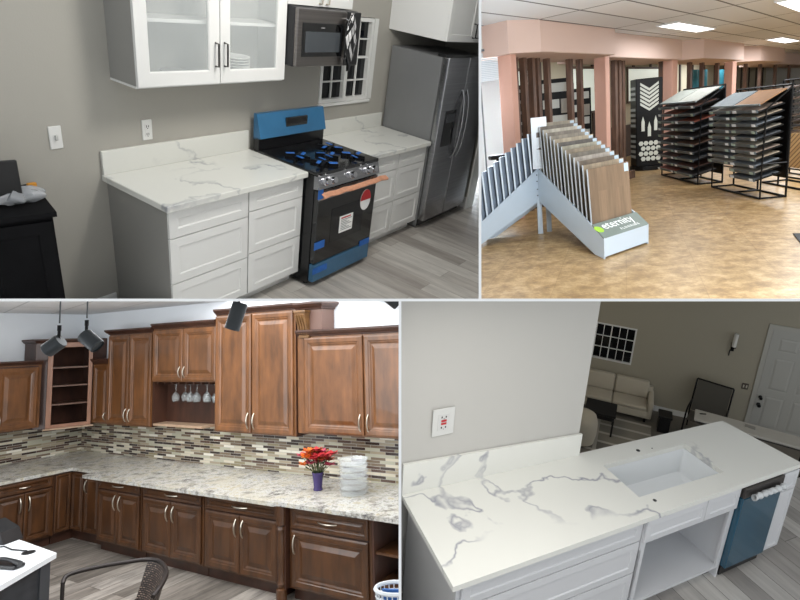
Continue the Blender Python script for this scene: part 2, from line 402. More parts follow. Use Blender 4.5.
# window
b = B(); x0, x1, z0, z1 = 1.845, 2.495, 1.19, 1.875
b.frame(x0, x1, z0, z1, -.005, .04, .03); b.box(x0 + .03, x1 - .03, .01, .035, (z0 + z1) / 2 + .012, (z0 + z1) / 2 + .028)
xm = (x0 + x1) / 2; b.box(xm - .02, xm + .02, .0, .04, z0 + .03, z1 - .03)
for a0, a1 in ((x0 + .03, xm - .02), (xm + .02, x1 - .03)):
    b.box((a0 + a1) / 2 - .006, (a0 + a1) / 2 + .006, .015, .03, z0 + .03, z1 - .03)
for k in (.25, .75):
    b.box(x0 + .03, x1 - .03, .015, .03, z0 + (z1 - z0) * k - .006, z0 + (z1 - z0) * k + .006)
win = struct('window_1', b, WHITETRIM)
B().box(x0 + .02, x1 - .02, .036, .04, z0 + .02, z1 - .02).build('pane', mat('night_pane', '0a0c10', .05, spec=.6), win)
b = B(); b.box(x1 + .005, x1 + .06, -.006, 0, z0, z1); b.box(x0 - .02, x1 + .03, -.02, 0, z0 - .025, z0 - .002, .003); struct('trim_2', b, WHITETRIM)
struct('wall_window_backing', B().box(1.7, 2.7, .125, .14, 1.0, 2.1), DARKW)  # added dark panel standing in for the night behind the window

# ---------- TR showroom shell
use('TW')
CEIL = brickmat('ceiling_tiles', [(0, 'e4e8ec'), (.5, 'eaedf0'), (1, 'eff1f3')], 2.44, .61, '6f7072', .018, (0, 0, 0), .9, offset=0)
struct('ceiling', B().box(-6, 34, -10, 9, 2.75, 2.8), CEIL)
use('TR')
m, t, bs = nt('tan_vinyl_floor')
co = coords(t)
n1 = N(t, 'ShaderNodeTexNoise', i_Scale=5.5, i_Detail=10.0, i_Roughness=.8); t.links.new(co, n1.inputs['Vector'])
c = ramp(t, n1.outputs['Fac'], [(.34, '7c6140'), (.46, '9e7f54'), (.54, 'b59669'), (.66, 'cdb289')])
br = N(t, 'ShaderNodeTexBrick'); br.offset = 0; br.inputs['Scale'].default_value = 1; br.inputs['Brick Width'].default_value = .61; br.inputs['Row Height'].default_value = .61
br.inputs['Mortar Size'].default_value = .004; br.inputs['Color1'].default_value = (.9, .9, .9, 1); br.inputs['Color2'].default_value = (1.06, 1.06, 1.06, 1); br.inputs['Mortar'].default_value = (.82, .8, .78, 1)
t.links.new(coords(t, (1, 1, 1), (0, 0, math.radians(20))), br.inputs['Vector'])
mu = N(t, 'ShaderNodeMix', data_type='RGBA', blend_type='MULTIPLY'); mu.inputs['Factor'].default_value = 1
t.links.new(c, mu.inputs['A']); t.links.new(br.outputs['Color'], mu.inputs['B']); t.links.new(mu.outputs['Result'], bs.inputs['Base Color']); bs.inputs['Roughness'].default_value = .38
struct('floor', B().box(-3, 32, 1.5, 36, -.05, 0), m)
PINK = mat('salmon_paint', 'd8bdb0', .75)
PINKC = mat('salmon_column_paint', 'd0a391', .75)
WALLLT = mat('pale_showroom_wall', 'cfcdc6', .8)
b = B(); b.box(-1.2, 1.39, 8.4, 8.5, 2.45, 2.75); b.box(-1.2, 1.39, 8.4, 8.5, 0, .35); b.box(1.34, 1.39, 8.4, 8.5, .35, 2.45); b.box(-1.2, -.6, 8.4, 8.5, .35, 2.45)
struct('wall_left', b, WALLLT)
struct('wall_window_backing', B().box(-1.5, 1.59, 9.6, 9.7, -.5, 3.4), mat('bright_outdoors_white', 'f2f4f6', .9))  # added white panel standing in for the bright outdoors
struct('wall_divider', B().poly([(1.40, 8.5), (1.56, 9.6), (1.59, 9.6), (1.43, 8.5)], 0, 2.75), WALLLT)
b = B(); b.frame(-.6, 1.34, .35, 2.45, 8.38, 8.44, .03); b.box(.98, 1.0, 8.39, 8.43, .35, 2.45); w = struct('window_2', b, mat('dark_window_frame', '6a6c70', .5))
b = B()
for k in range(16): b.box(-.56, 1.32, 8.40, 8.415, 2.02 + k * .024, 2.036 + k * .024)
b.build('blind', mat('white_blind', 'c9d0d4', .6), w)
use('TW')
BW = 2.6
struct('wall_right', B().box(26, 26.1, -9, BW, 0, 2.75), WALLLT)
b = B(); b.box(1.0, 34, BW, BW + .1, 0, 2.75); struct('wall_back', b, mat('cream_back_wall', 'b7b09a', .85))
b = B(); b.box(1.0, 30, BW - .03, BW, 0, .9)
for k in range(22): b.box(.3 + k * 1.31, .42 + k * 1.31, BW - .04, BW, .9, 2.75)
struct('baseboard_back', b, mat('dark_panelling', '3e3029', .6))
for k, (a0, a1, z0, z1) in enumerate(((1.2, 1.9, 1.3, 2.4), (2.9, 4.2, 1.2, 2.45), (5.6, 7.0, 1.35, 2.5), (9.0, 11.5, 1.5, 2.5))):
    w = struct('window_%d' % (k + 3), B().frame(a0, a1, z0, z1, BW - .07, BW - .03, .06), mat('brown_window_frame', '5a4a40', .6))
    B().box(a0 + .05, a1 - .05, BW - .05, BW - .045, z0 + .05, z1 - .05).build('pane', mat('lit_window', 'dfe6dc', .4, emit='cfd8cc', es=.55), w)
# soffit in steps
segs = [(0, 2.46, .0), (2.46, 6.45, .22), (15.6, 26, .4)]
b = B()
for x0, x1, y in segs: b.box(x0, x1, y, y + .9, 2.33, 2.75, .012)
b.poly([(-.47, .22), (0, 0), (0, .9), (-.47, .9)], 2.33, 2.75)
b.poly([(6.45, .4), (7.05, -.06), (10.5, -.06), (10.5, .9), (6.45, .9)], 2.33, 2.75); b.poly([(10.5, .5), (12.3, -.08), (15.6, -.08), (15.6, .9), (10.5, .9)], 2.33, 2.75)
struct('wall_soffit', b, PINK)
# salmon posts
for k, (x, y, w) in enumerate(((-.27, .28, .15), (2.62, .22, .17), (6.25, .3, .34), (10.9, .25, .4))):
    struct('trim_%d' % (k + 3), B().box(x - w / 2, x + w / 2, y, y + .22, 0, 2.34 if k else 2.76, .01), PINKC)
b = B()
for x, y in ((.14, .5), (.39, .5), (.62, .5), (.78, .5), (1.09, .5), (1.84, .5), (2.2, .5), (3.3, .5), (3.62, .5), (3.81, .5), (4.1, .55), (6.1, .5), (8.0, .5), (8.97, .5), (10.3, .5), (13.3, .5), (15.2, .5), (17.5, .5), (20, .5)):
    b.box(x - .04 - .003 * x, x + .04 + .003 * x, y, y + .09, 0, 2.34)
struct('trim_7', b, woodmat('brown_wood_stud', '4b3529', '6f5140', .6))
struct('trim_8', B().box(2.9, 4.3, .42, .62, 0, .16), MATS['brown_wood_stud'])

# ---------- BL kitchen display shell
use('BL')
WALLBL = mat('pale_blue_white_wall', 'eef2f6', .9)
struct('wall_back', B().box(-.35, 7.5, 0, .1, 0, 3.0), WALLBL)
struct('wall_left', B().box(-.45, -.35, -4.5, .1, 0, 3.0), WALLBL)
struct('ceiling', B().box(-.45, 7.5, -5, .1, 3.0, 3.05), brickmat('showroom_ceiling_tiles', [(0, 'e2e3e4'), (1, 'ececec')], 1.2, .6, 'c8c9ca', .012, (0, 0, .3), .9, offset=0))
BLFLOOR = brickmat('weathered_planks', [(0, '766f67'), (.5, '988f86'), (1, 'b6aea5')], 1.5, .2, '5c554e', .004, (0, 0, PI / 2), .45, .6, (2.4, 12, 1))
struct('floor', B().box(-.45, 9, -6, .1, -.05, 0), BLFLOOR)
MOS = [(0, '3a2c26'), (.2, '776755'), (.38, 'a39680'), (.5, 'd2c9b4'), (.6, '59443a'), (.7, 'b5b19c'), (.85, '8f8468'), (.94, 'e4dfd0')]
mosb = brickmat('linear_mosaic_tiles', MOS, .19, .031, 'b5b0a6', .0022, rough=.2, axis='xz', coat=.4, interp='CONSTANT', offset=.37)
mosl = brickmat('linear_mosaic_tiles_left', MOS, .19, .031, 'b5b0a6', .0022, rough=.2, axis='yz', coat=.4, interp='CONSTANT', offset=.37)
struct('trim_9', B().box(-.34, 6.6, -.012, 0, .9, 1.62), mosb)
struct('trim_10', B().box(-.35, -.338, -3.2, -.012, .9, 1.45), mosl)

# ---------- BR kitchen counter with living room beyond
use('BR')
WALLBR = mat('pale_grey_wall_paint', 'c3c1bc', .9)
struct('wall_back', B().poly([(-1.6, .075), (1.462, -.002), (1.462, .13), (-1.6, .2)], 0, 2.9), WALLBR)
KF2 = brickmat('grey_oak_planks', [(0, '989490'), (.5, 'b0aca8'), (1, 'c6c3be')], 1.3, .17, '5c5854', .0025, (0, 0, PI / 2), .45, .22, (1.6, 16, 1))
struct('floor', B().box(-1.6, 3.6, -4, -.0, -.05, 0).box(3.6, 4.7, -4, -.1, -.05, 0), KF2)
struct('wall_step', B().box(1.462, 3.6, .0, .005, -1.75, 0).box(3.6, 4.7, -.1, -.095, -1.75, 0), WALLBR)
use('LR')
WALLLR = mat('taupe_living_wall', '9c9686', .9)
b = B()
b.box(-6, -2.85, 0, .1, 0, 3.3); b.box(-2.85, -2.04, 0, .1, 0, .79); b.box(-2.85, -2.04, 0, .1, 1.47, 3.3); b.box(-2.04, 3, 0, .1, 0, 3.3)
struct('wall_far', b, WALLLR)
struct('floor', B().box(-7, 4, -6.5, 0, -.04, 0), mat('living_floor', '6f6a62', .6, var=.15, vs=3))
struct('baseboard_far', B().box(-6, -.1, -.015, 0, 0, .1), WHITETRIM)
b = B(); b.frame(-2.86, -2.03, .78, 1.48, -.012, .05, .025)
b.box(-2.46, -2.44, -.005, .03, .8, 1.46)
for a0, a1 in ((-2.835, -2.46), (-2.44, -2.055)):
    for k in (1, 2): x = a0 + (a1 - a0) * k / 3; b.box(x - .006, x + .006, .0, .02, .8, 1.46)
for k in (1, 2): z = .8 + .66 * k / 3; b.box(-2.835, -2.055, .0, .02, z - .006, z + .006)
w = struct('window_7', b, WHITETRIM); B().box(-2.84, -2.05, .03, .035, .79, 1.47).build('pane', MATS['night_pane'], w)
struct('wall_window_backing', B().box(-3, -1.9, .105, .12, .7, 1.6), DARKW)  # added dark backing that keeps the living room window black
# panelled front door
b = B(); b.frame(-.075, 1.02, -.05, 2.0, -.02, 0, .07); struct('trim_11', b, mat('cream_trim', 'a9a79f', .5))
dm = mat('white_door', 'a6a59f', .5)
b = B(); b.box(0, .94, -.012, .02, .01, 1.93)
for x0, x1 in ((.11, .42), (.52, .83)):
    for z0, z1 in ((.15, .75), (.85, 1.45), (1.55, 1.8)): b.panel(x0, x1, z0, z1, -.018, [(.02, .006), (.045, .0), (.05, -.002)], .006)
d = struct('door_1', b, dm)
for z, r in ((.70, .026), (.56, .03)):
    B().lathe([(r * 1.1, 0), (r * 1.1, .01), (r * .5, .02), (r * .5, .04), (r, .05), (r, .07), (0, .075)], (0, 0, 0), 14, Matrix.Translation((.06, -.012, z)) @ Matrix.Rotation(PI / 2, 4, 'X')).build('door_knob' if z < .6 else 'deadbolt', BLACKM, d, True)

# ================================================================== TL OBJECTS : white kitchen
use('TL')
outlet_plate(-.235, 1.168, 'white wall switch plate on the grey wall, left of the white counter', 'light switch', 'switch')
outlet_plate(.298, 1.149, 'white electrical outlet on the grey wall above the left quartz counter', 'outlet', 'outlet')
def countertop(label, pts_box, mtl, name='countertop', splash=None, hole=None, group=None):
    x0, x1, y0, y1, z0, z1 = pts_box
    t = thing(name, label, 'countertop', (x0, y1, z0))
    b = B(); b.box(0, x1 - x0, y0 - y1, 0, 0, z1 - z0, .004); b.build('slab', mtl, t)
    if splash: B().box(splash[0] - x0, splash[1] - x0, -.02, -.0005, z1 - z0 + .0005, splash[2] - z0, .002).build('backsplash', mtl, t)
    return t
countertop('white veined quartz countertop left of the range in the white kitchen', (-.01, 1.105, -.607, -.001, .874, .914), MARB, splash=(-.005, 1.09, 1.06))
countertop('white veined quartz countertop between the range and the refrigerator', (1.834, 2.765, -.607, -.001, .874, .914), MARB, splash=(1.834, 2.75, 1.045))
def drawer_base(x0, x1, splits, label, parent_cat='cabinet', yb=-.001, yf=-.552, ztop=.873, side=None, group=None):
    t = thing('base_cabinet', label, parent_cat, (x0, yb, 0), group=group)
    w = x1 - x0; d = yb - yf
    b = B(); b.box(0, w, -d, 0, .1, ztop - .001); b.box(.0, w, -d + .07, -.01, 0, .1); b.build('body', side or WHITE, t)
    for z0, z1 in zip(splits[1:], splits[:-1]):
        B().panel(.003, w - .003, z0 + .003, z1 - .003, -d - .02, SHAKER, .0195).build('drawer', WHITE, t)
    return t
drawer_base(.02, .598, [.868, .69, .39, .1], 'white shaker drawer cabinet at the left end of the kitchen, shaded grey side panel showing', side=SHADEDSIDE)
drawer_base(.602, 1.1, [.868, .72, .41, .1], 'white shaker drawer cabinet directly left of the blue-wrapped range')
drawer_base(1.84, 2.30, [.868, .72, .41, .1], 'white shaker drawer cabinet directly right of the blue-wrapped range')
drawer_base(2.304, 2.76, [.868, .72, .41, .1], 'white shaker drawer cabinet beside the stainless refrigerator')
# glass-front wall cabinet
t = thing('wall_cabinet', 'white wall cabinet with two glass doors, left of the microwave', 'cabinet', (.10, -.001, 1.47))
W_ = 1.085; H_ = .78; D_ = .235
b = B(); b.box(0, .018, -D_, 0, 0, H_); b.box(W_ - .018, W_, -D_, 0, 0, H_); b.box(.018, W_ - .018, -D_, 0, 0, .018); b.box(.018, W_ - .018, -D_, 0, H_ - .018, H_); b.box(.018, W_ - .018, -.008, 0, .018, H_ - .018)
b.box(W_ / 2 - .02, W_ / 2 + .02, -D_, -D_ + .02, .018, H_ - .018); b.build('body', mat('cabinet_shade_grey', '8e8d89', .5), t)  # body grey carries the shade of the cabinet's outer side
B().box(.019, W_ - .019, -D_ + .03, -.01, .33, .348).build('shelf', WHITE, t)
b = B(); b.box(-.002, W_ + .002, -D_ - .0, 0, -.012, -.0005); b.build('bottom_panel', WHITE, t)
for x0, x1, hx in ((.0, W_ / 2 - .003, W_ / 2 - .033), (W_ / 2 + .003, W_, W_ / 2 + .033)):
    d = B().panel(x0, x1, 0, H_, -D_ - .021, [(.072, 0), (.078, .006)], .02, hole=True).build('door', WHITE, t)
    B().box(x0 + .07, x1 - .07, -D_ - .011, -D_ - .008, .07, H_ - .07).build('glass', mat('cabinet_glass', 'eef4f4', .02, alpha=.22, spec=.6), d)
    bar_handle(hx, .1, .235, -D_ - .021, d, mat('gunmetal', '5a5856', .35, .8), r=.006)
# plates and glasses inside
for k in range(7):
    o = B().lathe([(.0, .0), (.06, .0), (.1, .012), (.1, .016), (.0, .006)], n=24).build('plate', mat('white_china', 'ececea', .25), None, True)
    tag(o, ('white plate at the %s of the stack behind the right glass door' % ['bottom', 'second level', 'third level', 'middle', 'fifth level', 'sixth level', 'top'][k]), 'plate', 'plates stacked in the glass cabinet', (.86, -.13, 1.489 + k * .017))
for k in range(3):
    b = B(); b.lathe([(.0, .0), (.05, .0), (.085, .008), (.085, .012), (.0, .004)], n=22)
    o = b.build('dish', mat('grey_dish', '6b6b6a', .4), None, True)
    tag(o, 'dark dish lying on the cabinet floor behind the left glass door, ' + ['bottom', 'middle', 'top'][k] + ' of three', 'dish', 'dark dishes in the glass cabinet', (.42, -.13, 1.489 + k * .0125))
# microwave with cabinet above
t = thing('microwave', 'black stainless over-the-range microwave above the stove', 'microwave', (1.193, -.001, 1.567))
b = B(); b.box(0, .672, -.315, 0, 0, .38, .006); b.build('body', mat('microwave_case', '2b2b2d', .4, .4), t)
b = B(); b.box(.003, .51, -.345, -.316, .002, .378, .006); b.build('door', STEELD, t)
B().box(.05, .47, -.349, -.3455, .07, .29, .003).build('window', BLACKG, t)
B().box(.08, .44, -.3505, -.3492, .1, .235).build('screen', mat('microwave_mesh', '3e4246', .25), t)
B().box(.512, .67, -.345, -.316, .002, .378, .004).build('control_panel', BLACKG, t)
B().box(.23, .27, -.3505, -.3495, .258, .264).build('badge', GRAYP, t)
B().tube([(.492, -.345, .05), (.492, -.38, .06), (.492, -.38, .32), (.492, -.345, .33)], .008, 8).build('handle', STEEL, t)
b = B()
b.grid(lambda u, v: (1.70 + (.062 * math.sin(PI * min(1, v * 1.15)) + .008) * math.cos(u * 2 * PI), -.395 + (.014 + .006 * math.sin(9 * v)) * math.sin(u * 2 * PI), 1.94 - .40 * v + .004 * math.sin(12 * u)), 14, 18)
o = b.build('manual_bag', brickmat('printed_plastic_bag', [(0, '08080a'), (.5, '1c1c1e'), (.56, 'a8a8a8'), (1, 'd8d8d8')], .03, .03, '0c0c0e', .003, (.3, .2, .5), .2, .6, (20, 20, 9)), None, True)
tag(o, 'black and white plastic bag of manuals hanging from the microwave handle', 'bag')
t = thing('wall_cabinet', 'small white two-door cabinet mounted above the microwave', 'cabinet', (1.193, -.001, 1.952))
B().box(0, .672, -.235, 0, 0, .35).build('body', WHITE, t)
for x0, x1, hx in ((.002, .334, .3), (.338, .67, .372)):
    d = B().panel(x0, x1, .002, .348, -.256, SHAKER, .02).build('door', WHITE, t)
    bar_handle(hx, .02, .11, -.256, d, NICKEL)
# range
t = thing('range', 'new black range with blue protective film, between two quartz counters', 'stove', (1.112, 0, 0))
w = .712
b = B(); b.box(0, w, -.655, -.045, .025, .9, .004)
for x in (.04, w - .04):
    for y in (-.6, -.1): b.cyl((x, y, 0), (x, y, .03), .018)
b.build('body', mat('range_black_enamel', '0e0e10', .25), t)
B().box(-.002, w + .002, -.69, -.045, .9, .925, .006).build('cooktop', mat('cooktop_black', '101114', .18, coat=.4), t)
b = B(); b.box(0, w, -.10, -.045, .925, 1.02, .003); b.build('riser', mat('range_black_enamel2', '111113', .3), t)
b = B(); b.poly([(-.045, 1.0), (-.045, 1.19), (-.075, 1.19), (-.12, 1.015)], 0, w, 'x'); b.build('back_panel', mat('blue_film_panel', '2c6790', .3, var=.12, vs=5, bump=.1, bs=10, coat=.4), t)
B().box(.27, .50, -.108, -.09, 1.075, 1.145, .003).build('clock_display', BLACKG, t)
for k, (x, y, r) in enumerate(((.14, -.36, .075), (.2, -.57, .085), (.35, -.46, .07), (.54, -.33, .085), (.54, -.56, .075))):
    g = B()
    for q in range(4): a = q * PI / 2 + .5; g.box(-.008, .008, 0, r + .02, .925, .948, mtx=Matrix.Translation((x, y, 0)) @ Matrix.Rotation(a, 4, 'Z'))
    g.lathe([(r * .45, .925), (r * .45, .938), (0, .94)], (x, y, 0), 18)
    bu = g.build('burner', BLACKM, t)
    h = B()
    for q in range(3):
        a = q * 2.1 + k; cx, cy = x + math.cos(a) * r * .75, y + math.sin(a) * r * .75
        h.box(-.032, .032, -.013, .013, 0, .006, .002, Matrix.Translation((cx, cy, .946 + .004 * (q % 2))) @ Matrix.Rotation(a + .5, 4, 'Z') @ Matrix.Rotation(.25 * math.sin(q * 3 + k), 4, 'X'))
    h.build('blue_tape', BLUET, bu)
b = B(); b.poly([(-.656, .8), (-.656, .9), (-.685, .9), (-.712, .81)], 0, w, 'x'); b.build('control_panel', STEEL, t)
for x in (.07, .14, .36, .555, .625):
    k = B().lathe([(.031, 0), (.031, .012), (.024, .016), (.022, .045), (.0, .047)], (0, 0, 0), 18, Matrix.Translation((x, -.697, .857)) @ Matrix.Rotation(math.radians(73), 4, 'X')).build('knob', CHROME, t, True)
b = B(); b.box(.008, w - .008, -.7, -.656, .205, .795, .006); d = b.build('oven_door', BLACKG, t); d['label'] = 'black glass oven door'
b = B(); b.box(.008, w - .008, -.704, -.7005, .72, .795, .001); b.build('door_trim', STEEL, d)
b = B(); b.box(.17, .56, -.7025, -.7005, .34, .62, .002); b.build('oven_window', mat('oven_window_glass', '1a1a1c', .12), d)
b = B(); b.grid(lambda u, v: (-.01 + .76 * u, -.745 - .035 * math.sin(PI * v) + .003 * math.sin(23 * u), .752 + .045 * v + .002 * math.sin(9 * u) - .002 * math.cos(31 * u)), 30, 6, .006)
b.cyl((.06, -.70, .77), (.06, -.76, .77), .01); b.cyl((.65, -.70, .77), (.65, -.76, .77), .01)
h = b.build('handle', mat('copper_cardboard_wrap', 'b98468', .6, var=.2, vs=25), d, True); h['label'] = 'door handle wrapped in copper-coloured cardboard'
b = B(); b.lathe([(.065, 0), (.065, .003), (0, .003)], n=28, mtx=Matrix.Translation((.57, -.7045, .61)) @ Matrix.Scale(1.35, 4, (0, 0, 1)) @ Matrix.Rotation(PI / 2, 4, 'X')); s = b.build('round_sticker', WHITEP, d)
b = B(); b.poly([(.57 + .0648 * math.cos(a), .61 + .0875 * math.sin(a)) for a in [i * PI / 16 for i in range(17)]], -.7095, -.708, 'y'); b.build('sticker_print', REDP, s)
s = B().box(.27, .43, -.7055, -.7005, .395, .535, .001).build('warning_label', WHITEP, d)
b = B()
for k in range(7): b.box(.285, .415 - .03 * (k % 3), -.7065, -.7056, .415 + k * .014, .420 + k * .014)
b.build('fine_print', GRAYP, s); B().box(.285, .4, -.7065, -.7056, .512, .524).build('heading', REDP, s)
B().box(.008, w - .008, -.70, -.656, .045, .195, .006).build('storage_drawer', BLUEF, t)
for x, z, lx, lz in ((.0, .735, .05, .09), (-.002, .33, .11, .06), (.0, .12, .16, .05), (.56, .19, .13, .05)): B().box(x, x + lx, -.7075, -.701, z, z + lz, .001).build('blue_tape', BLUET, t)
# refrigerator
t = thing('refrigerator', 'stainless side-by-side refrigerator with water dispenser in the door', 'refrigerator', (2.775, -.02, 0))
fw = .85
b = B(); b.box(0, fw, -.555, 0, .03, 1.665, .006); b.box(.03, fw - .03, -.52, -.05, 0, .03); b.build('body', mat('fridge_side_grey', '838485', .4, .35, var=.05, vs=3), t)
for hx0 in (0, fw - .05): B().box(hx0, hx0 + .05, -.6, -.5, 1.665, 1.69, .004).build('hinge_cover', BLACKP, t)
b = B(); b.box(.01, fw - .01, -.565, -.556, .035, .1); b.build('toe_grille', BLACKP, t)
for x0, x1, nm in ((.0, .385, 'freezer_door'), (.392, fw, 'fridge_door')):
    d = B().box(x0, x1, -.632, -.562, .105, 1.672, .012, seg=3).build(nm, STEEL, t, True)
    hx = .345 if x0 == 0 else .432
    pts = [(hx, -.632 - .055 * math.sin(PI * i / 10) ** .5 if 0 < i < 10 else -.632, .72 + .66 * i / 10) for i in range(11)]
    B().tube(pts, .013, 10).build('handle', STEEL, d, True)
    if x0 == 0:
        B().box(.09, .29, -.636, -.6325, .86, 1.2, .003).build('dispenser', BLACKG, d)
        B().box(.11, .27, -.638, -.6365, 1.09, 1.17).build('dispenser_display', mat('dispenser_grey', '3b3e42', .3), d)
t = thing('wall_cabinet', 'deep white cabinet mounted above the refrigerator', 'cabinet', (2.72, -.001, 1.80))
B().box(0, .98, -.6, 0, 0, .7, .002).build('body', WHITE, t)
for x0, x1, hx in ((.002, .487, .455), (.493, .978, .525)):
    d = B().panel(x0, x1, .002, .698, -.621, SHAKER, .02).build('door', WHITE, t)
    bar_handle(hx, .04, .16, -.621, d)
# black dresser on the left
DL = (-.39, -.012, 0)
t = thing('dresser', 'black wooden dresser against the grey wall at the far left', 'dresser', DL, -14)
DM = mat('black_stained_wood', '111113', .75, var=.2, vs=12, spec=.12)
b = B(); b.poly([(-.01, -.04), (-.66, -.21), (-.66, -.42), (-.01, -.42)], .04, .925); b.build('body', DM, t)
B().poly([(.004, -.02), (-.68, -.20), (-.68, -.445), (.004, -.445)], .925, .95).build('top', DM, t)
for k, x in enumerate((-.34, -.67)):
    B().panel(x + .015, x + .32, .08, .9, -.438, [(.06, 0), (.066, .006)], .0175).build('door', DM, t)
b = B()
for x in (-.63, -.04):
    for y in (-.39, -.25): b.box(x - .02, x + .02, y - .02, y + .02, 0, .04)
b.build('foot', DM, t)
b = B()
def crum(u, v):
    a = u * 2 * PI; rr = .075 + .018 * math.sin(7 * a + 3 * v) + .01 * math.cos(13 * a - 5 * v)
    return (-.56 + rr * 1.5 * math.cos(a) * math.sin(PI * v) , -.24 + rr * math.sin(a) * math.sin(PI * v), .985 - .034 * math.cos(PI * v) * (1 + .3 * math.sin(5 * a)))
b.grid(crum, 26, 12)
o = b.build('plastic_bag', mat('crumpled_clear_plastic', 'b9bcc0', .12, alpha=.55, bump=.8, bs=40, spec=.8), None, True); tag(o, 'crumpled clear plastic bag lying on the black dresser', 'bag')
o = B().box(-.022, .022, -.012, .012, 0, .035, .006, seg=2).build('orange_clip', mat('orange_plastic', 'c98a2c', .4), None, True)
tag(o, 'small orange clip on the black dresser beside the plastic bag', 'clip', loc=(-.44, -.12, .952))
t = thing('monitor', 'black flat screen standing on the dresser at the photo edge', 'monitor', (-.70, -.22, .951), -14)
B().box(-.12, .155, -.02, .0, .02, .22, .004).build('screen', BLACKP, t); B().box(-.10, .04, -.06, .05, 0, .012, .003).build('stand', BLACKP, t); B().box(-.07, -.03, -.002, .018, .01, .1).build('neck', BLACKP, t)
# ================================================================== TR OBJECTS : flooring showroom
use('TW')
# recessed ceiling light panels
b = None
LIT = mat('lit_diffuser', 'ffffff', .5, emit='ffffff', es=3.2)
for x0, x1, y0, y1, lb in ((3.05, 5.1, -.84, -.49, 'lit ceiling panel above the black display tower'), (10.1, 12.4, -1.03, -.66, 'lit ceiling panel farthest away, at the right edge above the soffit'), (2.85, 4.6, -2.9, -2.28, 'lit ceiling panel nearest the camera at the top right')):
    t = thing('ceiling_light', lb, 'ceiling light', ((x0 + x1) / 2, (y0 + y1) / 2, 2.75), group='fluorescent ceiling panels')
    hx, hy = (x1 - x0) / 2, (y1 - y0) / 2
    b = B(); b.box(-hx - .02, hx + .02, -hy - .02, -hy, -.03, -.001); b.box(-hx - .02, hx + .02, hy, hy + .02, -.03, -.001); b.box(-hx - .02, -hx, -hy, hy, -.03, -.001); b.box(hx, hx + .02, -hy, hy, -.03, -.001); b.build('frame', WHITETRIM, t)
    B().box(-hx, hx, -hy, hy, -.022, -.012).build('diffuser', LIT, t)
# air vent in ceiling
t = thing('air_vent', 'dark square ceiling vent near the top of the showroom', 'vent', (1.35, -2.45, 2.75)); B().box(-.28, .28, -.2, .2, -.02, -.001).build('grille', mat('vent_grey', '77787a', .6), t)
use('TR')
RB = mat('rack_black_tube', '0d0d0e', .45, .5)
SAMPC = ['6b5a4a', '3f3a38', '8c8578', '7b3f2c', '4c4f52', '9a8c78', '5b4334', '2e2c2c', '87776a', '6f7478', '4a2f25', 'a39a8a']
def sample_mat(c): return MATS.get('sample_' + c) or woodmat('sample_' + c, c, tuple(x * 1.3 for x in srgb(c)[:3]), .65, (3, 30, 3), 0)
LABELM = mat('white_sample_tag', 'dfe4e6', .5)
TEALTAG = mat('pale_green_tag', '9fb3a8', .5)
ORD = ['topmost', 'second from the top', 'third from the top', 'fourth from the top', 'fifth from the top', 'sixth from the top', 'seventh from the top', 'eighth from the top', 'ninth from the top', 'tenth from the top', 'eleventh from the top', 'lowest']
